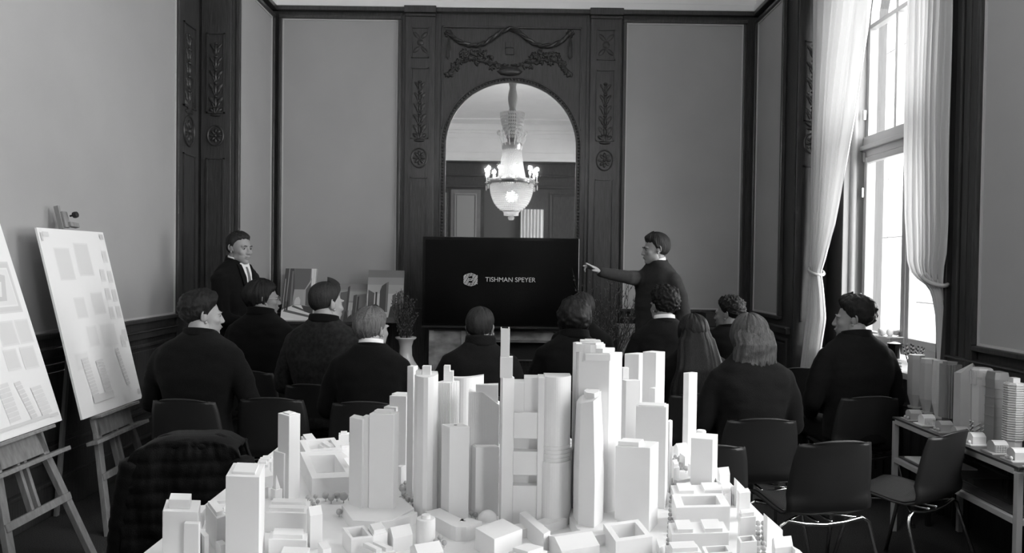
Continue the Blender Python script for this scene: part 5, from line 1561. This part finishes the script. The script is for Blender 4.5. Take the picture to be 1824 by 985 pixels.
def hair_geo(geo, st):
    """a close shell of hair over the skull, its edge following a hairline, surface broken into strands or curls"""
    _, _, D, A, E, R_ = geo
    P = np.array((0, 0, -.01)) + D * R_[..., None]
    az = np.abs(((A + PI) % (2 * PI)) - PI)      # 0 = front, pi = back
    zf, zt_, zs, zn = st.get('front', .080), st.get('temple', .04), st.get('side', -.012), st.get('nape', -.062)
    dz = np.interp(az, [0, .55, .95, 1.25, 1.62, 1.9, 2.3, PI], [zf, zf - .004, zt_ + .02, zt_, zs, zs - .012, zn + .01, zn])
    fd = np.interp(az, [0, .9, 1.3, PI], [.016, .016, st.get('fade', .045), st.get('fade', .045)])
    jag = fbm(P.reshape(-1, 3), (60, 60, 20), 4, 1).reshape(dz.shape) * .008
    edge = sstep(-.006, 1, (P[..., 2] + jag - dz) / fd * 1.0)
    tt = np.interp(az, [0, 1.2, 1.7, PI], [st.get('tf', .018), st.get('ts', .010), st.get('ts', .010), st.get('tb', .014)])
    top = sstep(.02, .10, P[..., 2])
    thick = tt * (1 - top) + st.get('tt', .022) * top
    q = P.reshape(-1, 3)
    if st.get('curl'):
        n1 = fbm(q, (st.get('cf', 55),) * 3, st.get('seed', 1), 2).reshape(thick.shape)
        thick = thick + st['curl'] * (np.abs(n1) * 1.6 - .25)
    AA = np.stack([np.sin(A) * 1, np.cos(A) * 1, E * .12], -1).reshape(-1, 3)
    n2 = fbm(AA, (16, 16, 10), st.get('seed', 1) + 5, 2).reshape(thick.shape)
    thick = thick + st.get('strand', .004) * n2 * (1.0 if not st.get('curl') else .4)
    if st.get('quiff'):
        thick = thick + st['quiff'] * np.exp(-((az / .8) ** 2)) * sstep(.05, .09, P[..., 2])
    if st.get('part') is not None:
        thick = thick - .007 * np.exp(-(((P[..., 0] - st['part']) / .006) ** 2)) * sstep(.06, .1, P[..., 2]) 
    R3_ = R_ - .006 + (thick * edge + .007 * sstep(0, .15, edge))
    PP = np.array((0, 0, -.01)) + D * R3_[..., None]
    return PP.reshape(-1, 3), sphere_faces(*A.shape)

def remesh(mb, vox, smooth=4, name='tmp'):
    me = bpy.data.meshes.new(name); me.from_pydata([tuple(v) for v in mb.v], [], mb.f)
    bm = bmesh.new(); bm.from_mesh(me); bmesh.ops.recalc_face_normals(bm, faces=bm.faces[:]); bm.to_mesh(me); bm.free()
    o = bpy.data.objects.new(name, me); COL.objects.link(o)
    md = o.modifiers.new('r', 'REMESH'); md.mode = 'VOXEL'; md.voxel_size = vox
    if smooth: ms = o.modifiers.new('s', 'SMOOTH'); ms.iterations = smooth; ms.factor = .5
    bpy.context.view_layer.update()
    out = bpy.data.meshes.new_from_object(o.evaluated_get(bpy.context.evaluated_depsgraph_get()))
    V = [v.co.copy() for v in out.vertices]; Fc = [tuple(p.vertices) for p in out.polygons]
    bpy.data.objects.remove(o); bpy.data.meshes.remove(out)
    r_ = MB(); r_.add(V, Fc); return r_
def limb(mb, pts, rr, n=12):
    """tapered chain with round joints"""
    for i in range(len(pts) - 1):
        mb.tube([pts[i], pts[i + 1]], [rr[i], rr[i + 1]], n)
    for p, r_ in zip(pts, rr): mb.ell(p, (r_, r_, r_), n, 8)
def loft(mb, secs, n=24, ex=2.4, M=None):
    """secs: (x, y, z, half width, half depth, tilt)"""
    vs = []
    for s in secs:
        x, y, z, w, d = s[:5]; tl = s[5] if len(s) > 5 else 0
        for k in range(n):
            g = 2 * PI * k / n; c_, s_ = math.cos(g), math.sin(g)
            a = math.copysign(abs(c_) ** (2 / ex), c_) * w; b = math.copysign(abs(s_) ** (2 / ex), s_) * d
            vs.append((x + a, y + b, z + b * tl))
    fs = [tuple(range(n - 1, -1, -1)), tuple((len(secs) - 1) * n + j for j in range(n))]
    fs += [(i * n + j, i * n + (j + 1) % n, (i + 1) * n + (j + 1) % n, (i + 1) * n + j) for i in range(len(secs) - 1) for j in range(n)]
    return mb.add(vs, fs)

def hand(wrist, direction, palm_n, thumb_side, size=1.0, curls=(.35, .4, .45, .5), thumb=.3):
    """hand mesh (remeshed) rooted at the wrist; palm_n points out of the back of the hand"""
    d = Vector(direction).normalized(); n_ = Vector(palm_n); n_ = (n_ - d * n_.dot(d)).normalized(); t_ = d.cross(n_) * thumb_side
    W = Vector(wrist); s = size
    def L(a, b, c): return W + (d * a + t_ * b + n_ * c) * s      # along, to thumb side, to back
    mb = MB()
    for b in (-.028, -.010, .010, .027):
        mb.tube([L(.0, b * .7, 0), L(.045, b * .95, .003), L(.088, b, 0)], [.014 * s, .0145 * s, .0115 * s], 8)
        mb.ell(L(.088, b, 0), (.0118 * s,) * 3, 8, 6)
    mb.ell(L(.04, .02, -.008), (.018 * s,) * 3, 8, 6)
    for k, (b, ln) in enumerate(((.029, .070), (.010, .078), (-.010, .073), (-.028, .058))):
        p = L(.088, b, 0); a = 0; r0 = .0092 - .0008 * k; pts = [p]; sp = b * 1.4
        for q, f_ in enumerate((.45, .30, .25)):
            a += curls[k] * (1.0 if q else .6)
            v = d * math.cos(a) + n_ * -math.sin(a) + t_ * sp * (1 if q == 0 else .3)
            p = p + v.normalized() * ln * f_ * s; pts.append(p)
        limb(mb, pts, [r0 * s, r0 * .95 * s, r0 * .85 * s, r0 * .72 * s], 8)
    pts = [L(.015, .018, -.006), L(.042, .040, -.014), L(.066, .052 - .02 * thumb, -.022), L(.088, .056 - .035 * thumb, -.028 - .01 * thumb)]
    limb(mb, pts, [.014 * s, .012 * s, .0105 * s, .008 * s], 8)
    limb(mb, [L(-.05, 0, 0), L(.01, 0, 0)], [.024 * s, .024 * s], 10)
    return remesh(mb, .0042 * s, 2)

def ear(mb, s, hx=.074):
    pts = [Vector((s * (hx + .012 * math.sin(q * .5)), -.012 - .016 * math.sin(2 * PI * q / 16 * .85 + .2), .004 + .030 * math.cos(2 * PI * q / 16 * .85 + .2))) for q in range(14)]
    mb.tube(pts, .0052, 7)
    mb.ell((s * (hx + .002), -.012, .0), (.006, .016, .026), 9, 7)
    mb.ell((s * (hx + .006), -.004, -.028), (.006, .008, .009), 8, 6)

def person(label, head, head_px_scale, body_yaw, head_yaw, pitch=0.0, roll=0.0, seated=True, skin=SKIN, hair=None, hairm=None, coat=None, trousers=None,
           collar=None, shirt=None, wide=1.0, arms=None, smile=False, thin=1.0, long_hair=None, glasses=False, hood=False, coat_hem=None, tie=False, lean=0.0, hump=0.0, lapel=False, kind='jacket', thumbdir=None, hands_free=()):
    """head = world position of the head centre; figure is built in its own frame (x right, y forward) and turned by body_yaw"""
    S = head_px_scale
    hz0 = 1.215 if seated else 1.675       # head centre height of the unscaled figure
    # scale the figure so that its head centre meets the wanted height while feet or seat stay on what carries them
    k = S
    t = thing('person', label, 'person', (0, 0, 0))
    t.location = (head.x, head.y, 0); t.rotation_euler = (0, 0, body_yaw)
    zh = head.z / k
    if seated:
        seat = .455 / k; rise = (zh - seat) / (hz0 - .455)
        def Z(z): return seat + (z - .455) * rise if z > .455 else z * seat / .455
    else:
        rise = zh / hz0
        def Z(z): return z * rise
    def V(x, y, z): return Vector((x, y + lean * max(0, z - .5) * 0, Z(z)))
    H = Vector((0, 0, zh))
    Mh = Matrix.Translation(H) @ Matrix.Rotation(head_yaw - body_yaw, 4, 'Z') @ Matrix.Rotation(pitch, 4, 'X') @ Matrix.Rotation(roll, 4, 'Y')
    hb = -.035      # neck root behind the head centre
    w = wide
    if seated:
        T = [(0, -.06, .46, .165, .125), (0, -.055, .56, .165, .12), (0, -.045, .68, .155, .115), (0, -.045, .80, .165, .118), (0, -.05, .92, .185 * w, .115), (0, -.052, 1.0, .188 * w, .105), (0, -.05, 1.065, .150 * w, .088), (0, -.047, 1.105, .098, .072), (0, -.042, 1.142, .062, .058)]
        sh = [V(s * .165 * w, -.05, .990) for s in (-1, 1)]
        A = arms or [(V(-.245 * w, -.03, .73), V(-.15, .20, .60)), (V(.245 * w, -.03, .73), V(.15, .20, .60))]
        hip = [V(s * .09, -.04, .53) for s in (-1, 1)]; knee = [V(s * .13, .38, .52) for s in (-1, 1)]; ank = [V(s * .13, .40, .09) for s in (-1, 1)]
    else:
        T = [(0, -.02, .86, .16, .105), (0, -.02, .96, .165, .115), (0, -.02, 1.08, .15, .105), (0, -.025, 1.2, .16, .112), (0, -.035, 1.33, .18 * w, .112), (0, -.04, 1.43, .182 * w, .098), (0, -.04, 1.50, .145 * w, .082), (0, -.04, 1.55, .095, .068), (0, -.035, 1.592, .061, .056)]
        sh = [V(s * .165 * w, -.035, 1.43) for s in (-1, 1)]
        A = arms(V) if arms else [(V(-.23 * w, -.03, 1.14), V(-.2, .12, .93)), (V(.23 * w, -.03, 1.14), V(.2, .12, .93))]
        hip = [V(s * .09, -.02, .90) for s in (-1, 1)]; knee = [V(s * .10, .0, .50) for s in (-1, 1)]; ank = [V(s * .11, -.02, .09) for s in (-1, 1)]
    TT = [(x, y, Z(z), a, b) for x, y, z, a, b in T]
    nz = TT[-1]
    # ---- body: torso, limbs, neck in one skin, head and hands welded on
    b = MB()
    loft(b, [(x, y, z, a * .9, c_ * .9) for x, y, z, a, c_ in TT])
    neck_top = Mh @ Vector((0, -.022, -.06))
    limb(b, [Vector((0, nz[1] - .005, nz[2] - .04)), Vector((0, nz[1], nz[2] + .02)), neck_top], [.062, .056, .056], 14)
    for q in (0, 1):
        el_, wr_ = A[q]
        limb(b, [sh[q], el_, wr_], [.046, .038, .026])
        limb(b, [hip[q], knee[q], ank[q]], [.078, .052, .036])
        limb(b, [ank[q] + Vector((0, -.02, -.045)), ank[q] + Vector((0, .12, -.055))], [.034, .028])
    body = remesh(b, .014, 4)
    geo = head_geo(smile, thin)
    hm = MB(); hm.add([Mh @ Vector(p) for p in geo[0]], geo[1])
    em = MB(); ear(em, -1); ear(em, 1); em.xf(Mh); 
    body.add(hm.v, hm.f); body.add(em.v, em.f)
    for q in (0, 1):
        el_, wr_ = A[q]; dr_ = (wr_ - el_).normalized()
        if hands_free and q in hands_free:
            pn, cu = hands_free[q][:2]
            if len(hands_free[q]) > 2: dr_ = hands_free[q][2].normalized()
        else: pn, cu = Vector((0, -.2, 1)), (.45, .5, .55, .6); dr_ = (dr_ + Vector((-.5 if q else .5, 0, 0))).normalized() if seated else dr_
        hg = hand(wr_ + dr_ * .01, dr_, pn, (1 if q else -1) * -1, 1.0, cu)
        body.add(hg.v, hg.f)
    body.xf(Matrix.Scale(k, 4))
    body.build('body', skin, t, smooth='all')
    # ---- eyes
    for s in (-1, 1):
        e = MB().ell((0, 0, 0), (.0118,) * 3, 12, 9).xf(Matrix.Scale(k, 4) @ Mh @ Matrix.Translation((s * .030, .0725, .003)))
        eo = e.build('eye', EYEW, t, smooth='all')
        MB().ell((0, 0, 0), (.006, .0022, .006), 10, 6).xf(Matrix.Scale(k, 4) @ Mh @ Matrix.Translation((s * .030, .0838, .003))).build('iris', BLACKM, eo, smooth='all')
        bw = MB().tube([(s * .014, .096, .020), (s * .030, .095, .025), (s * .047, .082, .021)], [.0028, .0034, .002], 6).xf(Matrix.Scale(k, 4) @ Mh)
        bw.build('eyebrow', hairm, t, smooth='all')
    lp = MB().tube([(-.022, .092, -.0625), (-.010, .0975, -.0615), (0, .098, -.0625), (.010, .0975, -.0615), (.022, .092, -.0625)], [.002, .0042, .0038, .0042, .002], 6).xf(Matrix.Scale(k, 4) @ Mh)
    lp.build('lips', mat('lip', .24, .5), t, smooth='all')
    if smile:
        MB().ell((0, .0945, -.0620), (.019, .0055, .0042), 12, 6).xf(Matrix.Scale(k, 4) @ Mh).build('teeth', SHIRT, t, smooth='all')
    # ---- hair
    hp, hf = hair_geo(geo, hair)
    hmb = MB(); hmb.add([Mh @ Vector(p) for p in hp], hf)
    if long_hair:
        lw, ll, wav, fl = long_hair      # width, length, waviness, flare
        rows, n = 40, 72
        ey = Matrix.Rotation(head_yaw - body_yaw, 4, 'Z')
        vs = []
        for i in range(rows):
            f_ = i / (rows - 1); z = .07 - (ll + .07) * f_
            wd = (.102 + (max(lw, .104) - .102) * min(1, f_ * 1.6) ** 1.2) * (1 + fl * f_)
            if f_ < .15: wd = .060 + (.104 - .060) * (f_ / .15) ** .5
            dp = .086 - .034 * f_; yc = -.035 - (.13 if ll > .3 else .06) * min(1, f_ * 2.2)
            for j in range(n):
                g = 2 * PI * j / n; c_, s_ = math.cos(g), math.sin(g)
                st_ = .010 * noise.noise(Vector((c_ * 7, s_ * 7, f_ * .8 + wav * 3))) + .005 * noise.noise(Vector((c_ * 22, s_ * 22, f_ * 1.3)))
                wv = wav * .018 * math.sin(f_ * 16 + g * 3) + wav * .02 * noise.noise(Vector((c_ * 3, s_ * 3, f_ * 9)))
                tip = (noise.noise(Vector((c_ * 9, s_ * 9, 0))) * .05 if f_ > .85 else 0) * (f_ - .85) / .15
                p = Vector(((wd + st_ + wv) * c_, yc + (dp + st_) * s_ + wv, z + tip))
                p = ey @ p if f_ < .35 else (ey @ p).lerp(p, min(1, (f_ - .35) * 2))
                vs.append(H + p)
        fs = [(i * n + j, i * n + (j + 1) % n, (i + 1) * n + (j + 1) % n, (i + 1) * n + j) for i in range(rows - 1) for j in range(n)]
        fs += [tuple(range(n - 1, -1, -1)), tuple((rows - 1) * n + j for j in range(n))]
        hmb.add(vs, fs)
    hmb.xf(Matrix.Scale(k, 4)); hmb.build('hair', hairm, t, smooth='all')
    # ---- jacket or sweater
    hem = coat_hem if coat_hem is not None else (.50 if seated else .86)
    infl = .020
    c = MB(); secs = [(x, y, max(z, Z(hem)), a + infl, d + infl) for x, y, z, a, d in TT if z > Z(hem) - .08]
    if hump:
        secs = [(x, y - hump * (1 if i >= len(secs) - 4 else 0), z, a, d) for i, (x, y, z, a, d) in enumerate(secs)]
    loft(c, secs, 28)
    for q in (0, 1):
        el_, wr_ = A[q]; e2 = el_ + (wr_ - el_) * .93
        limb(c, [sh[q] + Vector((0, 0, -.004)), sh[q].lerp(el_, .5) + Vector(((1 if q else -1) * .008, 0, 0)), el_, e2], [.070, .064, .056, .042], 14)
        limb(c, [Vector((0, nz[1] - .02, nz[2] - .06)), sh[q]], [.075, .062], 14)
    cm_ = remesh(c, .0125, 5)
    arr = []
    for v in cm_.v:
        p = Vector(v); q_ = 0
        fold = noise.noise(Vector((p.x * 5, p.y * 5, p.z * 9)) + Vector((k * 31, 0, 0))) * .012 + noise.noise(Vector((p.x * 14, p.y * 14, p.z * 26))) * .005
        cy_ = -.04; o_ = Vector((p.x * .6, p.y - cy_, 0)); 
        if o_.length > .01: p = p + o_.normalized() * fold
        arr.append(tuple(p))
    cm_.v = arr; cm_.xf(Matrix.Scale(k, 4)); cm_.build(kind, coat, t, smooth='all')
    # ---- collars
    def ring(r_, h, zt_, th, tilt, open_=0.0, y0=0.0):
        n = 30; vs = []
        def Pc(i, j):
            g = -PI / 2 + (i - .5) * (2 * PI - open_)   # centred on the nape
            rr = r_ * (1 - .10 * j)
            return (rr * math.cos(g), nz[1] + y0 + rr * .92 * math.sin(g) + .004 * j, zt_ + h * j - tilt * (1 + math.sin(g)) * .5)
        return MB().grid(Pc, n, 5, th)
    zc_ = nz[2] - .028
    if shirt: 
        ring(.0715, .050, zc_ + .010, .004, .030, .35, .002).xf(Matrix.Scale(k, 4)).build('shirt_collar', shirt, t, smooth='all')
        if not seated and lapel:
            from mathutils.bvhtree import BVHTree
            bv = BVHTree.FromPolygons([Vector(v) for v in cm_.v], cm_.f)
            def on(x, z, off=.004):
                h_ = bv.ray_cast(Vector((x, 1, z)) * 1.0, Vector((0, -1, 0)))
                return (x, (h_[0].y if h_[0] is not None and h_[0].y < .16 * k else (nz[1] + .075) * k) + off * k, z)
            zz0 = (nz[2] + .00) * k
            MB().grid(lambda i, j: on((i - .5) * (.105 - .085 * j) * k, zz0 - .03 * k - .30 * j * k), 13, 24, .003).build('shirt_front', shirt, t, smooth='all')
            for s_ in (-1, 1):
                MB().grid(lambda i, j: on(s_ * (.050 - .045 * j + i * (.030 + .035 * math.sin(j * PI)) * (1 - .7 * j)) * k, zz0 - .04 * k - .31 * j * k, .009), 5, 20, .004).build('lapel', coat, t, smooth='all')
            if tie: MB().grid(lambda i, j: on((i - .5) * (.020 + .022 * j) * k, zz0 - .060 * k - .26 * j * k, .008), 5, 16, .003).build('tie', mat('grey_tie', .14, .6), t, smooth='all')
    if collar:
        ch, cth, cop, cm2 = collar
        ring(.084, ch + .012, zc_ + .006, cth, .035, cop, -.003).xf(Matrix.Scale(k, 4)).build('collar', cm2 or coat, t, smooth='all')
    if hood:
        h_ = MB()
        for (a_, r1, y1, z1) in ((0, .026, -.072, -.01), (0, .024, -.085, -.04)):
            h_.tube([(( .115) * math.cos(g), nz[1] + .0 + .085 * math.sin(g) + (y1 + .07), nz[2] + z1 + .02 * math.sin(g) * -1 + .012 * math.sin(3 * g)) for g in [2 * PI * q / 26 for q in range(26)]], r1, 10, closed=True)
        remesh(h_, .010, 3).xf(Matrix.Scale(k, 4)).build('hood', coat, t, smooth='all')
    # ---- cuffs
    if shirt:
        for q in (0, 1):
            el_, wr_ = A[q]; d_ = (wr_ - el_).normalized()
            MB().tube([wr_ - d_ * .032, wr_ - d_ * .004], [.033, .031], 14).xf(Matrix.Scale(k, 4)).build('cuff', shirt, t, smooth='all')
    # ---- trousers and shoes
    tr = MB()
    for q in (0, 1): limb(tr, [hip[q], knee[q], ank[q] + Vector((0, 0, -.005))], [.098, .068, .052], 12)
    if seated: loft(tr, [(x, y, z, a + .008, d + .008) for x, y, z, a, d in TT if z < Z(.66)])
    else: loft(tr, [(x, y, z, a + .010, d + .010) for x, y, z, a, d in TT if z < Z(1.05)])
    remesh(tr, .015, 4).xf(Matrix.Scale(k, 4)).build('trousers', trousers or BLK_TR, t, smooth='all')
    for q in (0, 1):
        f_ = MB(); a_ = ank[q]; zl = .001
        f_.ell((a_.x, a_.y + .045, .036), (.044, .125, .034), 14, 8); f_.ell((a_.x, a_.y - .025, .052), (.038, .05, .05), 12, 8)
        f_.v = [(x, y, max(z, .002)) for x, y, z in f_.v]
        remesh(f_, .010, 2).xf(Matrix.Scale(k, 4)).build('shoe', BLACK, t, smooth='all')
    if glasses:
        g_ = MB()
        for s in (-1, 1):
            g_.tube([(s * .032 + .021 * math.cos(a_), .098, .003 + .016 * math.sin(a_)) for a_ in [2 * PI * q / 18 for q in range(18)]], .0014, 6, closed=True)
            g_.tube([(s * .053, .096, .006), (s * .072, .07, .008), (s * .080, -.004, .008), (s * .080, -.018, -.006)], .0015, 6)
        g_.tube([(-.011, .099, .006), (0, .101, .008), (.011, .099, .006)], .0014, 6)
        g_.xf(Matrix.Scale(k, 4) @ Mh).build('glasses', STEEL, t, smooth='all')
    return t

def hmat(name, v, rough=.45):
    return mat(name, v, rough, var=.45, scale=22, stretch=(9, 9, .8), bump=.5, bscale=60, spec=.22)
H_BLK, H_DRK, H_BRN, H_BLD, H_LGT = hmat('hair_black', .007), hmat('hair_dark', .011), hmat('hair_brown', .022), hmat('hair_blond', .12, .5), hmat('hair_light_brown', .07, .45)
BLK_TR = cloth('black_trousers', .005)
J_BLK, J_DK, J_CH, J_WOOL, J_SW, J_NAVY = cloth('jacket_black', .004), cloth('jacket_dark', .006), cloth('jacket_charcoal', .009), cloth('jacket_wool', .015, .5), cloth('sweater_grey', .030), cloth('jacket_mid', .0085)
SKIN2 = mat('skin_pale', .31, .5, var=.05, scale=30, spec=.4); SKIN3 = mat('skin_mid', .20, .5, var=.06, scale=30, spec=.4)
rad = math.radians
def HP(px, py_top, D, k, up=.118):
    """head centre from the pixel of the crown of the hair"""
    p = atY(px, py_top, D); p.z -= up * k + .012; return p
short = dict(front=.070, temple=.026, side=.0, nape=-.066, tf=.02, ts=.009, tb=.012, tt=.022)
# ---- the two standing men
def arms_s1(V): return [(V(-.22, .02, 1.13), V(-.03, .24, 1.08)), (V(.23, .02, 1.13), V(.05, .25, 1.05))]
person('man in dark suit with open white collar, standing smiling at the left wall', HP(428, 413, 6.0, 1.06), 1.06, rad(-108), rad(-120), pitch=rad(-2), seated=False, hair=dict(short, tf=.02, part=.03, tt=.020, front=.074, temple=.040, seed=3), hairm=H_BRN, coat=J_DK, shirt=SHIRT, collar=(.036, .006, 2.2, None), smile=True, lapel=True, tie=True, arms=arms_s1, skin=SKIN2, wide=1.04, coat_hem=.80, kind='suit_jacket', hands_free={0: (Vector((0, 0, 1)), (.5, .5, .5, .5)), 1: (Vector((0, .3, 1)), (.5, .5, .5, .5))})
k2 = 1.05
h2 = HP(1167, 417, 6.4, k2)
# pointing arm: world targets turned into the figure's frame
by2 = rad(128)
def tolocal(p, h, yaw, k): 
    q = Matrix.Rotation(-yaw, 3, 'Z') @ (p - Vector((h.x, h.y, 0))); return q / k
def arms_s2(V):
    el_ = tolocal(atY(1092, 492, 6.28), h2, by2, k2); wr_ = tolocal(atY(1062, 484, 6.17), h2, by2, k2)
    # elbow and wrist lie on the line to the pointing hand
    wr_ = tolocal(atY(1066, 484, 6.12), h2, by2, k2); el_ = tolocal(atY(1118, 494, 6.25), h2, by2, k2)
    return [(V(-.25, -.08, 1.15), V(-.24, .02, .90)), (el_, wr_)] if True else None
PT = lambda px, py, D: tolocal(atY(px, py, D), h2, by2, k2)
person('young man in grey sweater and white collar pointing at the television', h2, k2, by2, rad(94), pitch=rad(-3), seated=False, hair=dict(short, tf=.026, tt=.027, tb=.020, front=.062, temple=.036, side=-.012, nape=-.06, fade=.03, strand=.008, quiff=.008, seed=9), hairm=H_BRN, coat=J_SW, shirt=SHIRT, collar=(.012, .01, 0, None), arms=arms_s2, skin=SKIN, wide=1.0, coat_hem=.93, kind='sweater',
       hands_free={1: (tolocal(h2 + Vector((0, 0, 1)), h2, by2, 1) - tolocal(h2, h2, by2, 1), (.02, .25, .9, 1.0), PT(1035, 466, 6.0) - PT(1064, 483, 6.1))})

# ---- the listeners, each on a chair
def seated(label, px, py, D, k, by, hy, chair_label, cy=0.0, **kw):
    h = HP(px, py, D, k)
    person(label, h, k, rad(by), rad(hy), seated=True, **kw)
    b = rad(by)
    chair(h.x + math.sin(b) * -cy, h.y + cy + .0, by, chair_label)
    return h
HS = lambda **k: dict(short, **k)
seated('man in dark jacket seated front left, head turned to the right', 362, 522, 4.4, 1.08, -4, -54, 'black shell chair under the man seated front left', hair=HS(tt=.034, tf=.028, tb=.015, side=-.002, nape=-.048, curl=.008, cf=38, seed=11, quiff=.008), hairm=H_DRK, coat=J_DK, collar=(.03, .008, .6, None), wide=1.16, skin=SKIN2)
seated('person with chin-length dark hair and glasses seated behind the front left man', 470, 499, 5.5, 1.10, -8, -60, 'black shell chair under the listener with glasses', hair=HS(tt=.024, tf=.026, ts=.016, tb=.034, side=-.05, temple=.02, nape=-.085, fade=.02, front=.06, part=.02, strand=.008, seed=12), hairm=H_DRK, coat=J_BLK, collar=(.04, .014, .4, None), glasses=True, skin=SKIN3, wide=1.08)
seated('man with swept-up quiff and wool jacket in front of the pictures', 583, 504, 4.95, 1.12, -10, -42, 'black shell chair under the man with the quiff', hair=HS(tt=.020, tf=.012, ts=.006, tb=.008, side=.0, nape=-.05, quiff=.030, seed=13), hairm=H_BRN, coat=J_WOOL, collar=(.035, .012, .7, J_BLK), skin=SKIN2, wide=1.10)
seated('blond listener in black jacket with a white shirt collar', 664, 548, 4.4, 1.04, 0, -30, 'black shell chair under the blond listener', hair=HS(tt=.022, tf=.02, ts=.014, tb=.022, side=-.01, nape=-.075, fade=.03, strand=.008, part=-.01, seed=14), hairm=H_BLD, coat=J_BLK, shirt=SHIRT, collar=(.02, .006, .8, None), skin=SKIN2, wide=1.04)
seated('man in high-collared dark jacket seated before the television', 857, 548, 4.65, 1.04, 0, -14, 'black shell chair under the man before the television', hair=HS(tt=.020, tf=.02, ts=.009, tb=.012, side=-.004, nape=-.06, strand=.006, seed=15), hairm=H_BRN, coat=J_NAVY, collar=(.052, .014, .25, None), skin=SKIN, wide=1.08)
seated('listener with thick wavy dark hair before the right edge of the television', 1023, 534, 4.8, 1.05, 0, 10, 'black shell chair under the wavy-haired listener', hair=HS(tt=.034, tf=.03, ts=.03, tb=.036, side=-.07, temple=0, nape=-.10, fade=.02, curl=.010, cf=26, strand=.014, seed=16), hairm=H_DRK, coat=J_BLK, collar=(.04, .014, .4, None), skin=SKIN3, wide=1.08)
seated('brown-haired listener mostly hidden behind the wavy-haired one', 1037, 523, 5.75, 1.03, 0, 4, 'black shell chair of the mostly hidden listener', hair=HS(tt=.024, tf=.02, ts=.02, tb=.024, side=-.04, fade=.02, nape=-.08, strand=.008, seed=17), hairm=H_BRN, coat=J_BLK, collar=(.03, .01, .4, None), skin=SKIN)
seated('man with curly black hair seated in front of the pointing man', 1182, 513, 5.5, 1.10, 2, 20, 'black shell chair under the curly-haired man', hair=HS(tt=.036, tf=.03, ts=.016, tb=.022, side=.0, nape=-.05, curl=.013, cf=50, seed=18), hairm=H_BLK, coat=J_NAVY, shirt=SHIRT, collar=(.016, .008, .6, None), skin=SKIN, wide=1.02)
seated('woman with long straight dark hair falling down her back', 1234, 560, 4.80, .99, 0, 6, 'black shell chair under the long-haired woman', hair=HS(tt=.022, tf=.02, ts=.024, tb=.03, side=-.08, temple=-.02, fade=.02, nape=-.11, strand=.006, part=.0, seed=19), hairm=H_DRK, coat=J_BLK, collar=(.02, .01, .5, None), long_hair=(.165, .53, .12, .12), skin=SKIN)
seated('young listener with curly dark hair and face turned left by the light bob', 1298, 531, 5.85, 1.03, 4, 52, 'black shell chair under the listener looking left', hair=HS(tt=.034, tf=.028, ts=.012, tb=.018, side=.008, nape=-.045, curl=.013, cf=48, seed=20), hairm=H_BLK, coat=J_BLK, collar=(.02, .01, .5, None), skin=SKIN3, wide=.98)
seated('listener with light brown bob and dark hooded coat', 1334, 560, 4.08, .99, 2, 8, 'black shell chair under the listener in the hooded coat', hair=HS(tt=.024, tf=.024, ts=.028, tb=.030, side=-.09, temple=-.03, fade=.02, nape=-.10, strand=.008, part=.0, seed=21), hairm=H_LGT, coat=J_CH, collar=(.030, .022, .3, None), long_hair=(.106, .140, .15, .10), skin=SKIN, wide=1.06)
seated('man in dark overshirt seated by the window, face turned left', 1520, 531, 4.78, 1.09, 4, 62, 'black shell chair under the man by the window', hair=HS(tt=.036, tf=.03, ts=.012, tb=.018, side=.002, nape=-.046, curl=.007, cf=34, quiff=.012, strand=.01, seed=22), hairm=H_DRK, coat=J_NAVY, collar=(.034, .008, .3, None), skin=SKIN, wide=1.03)
if not CH_USED[0]: bpy.data.objects.remove(CH0)
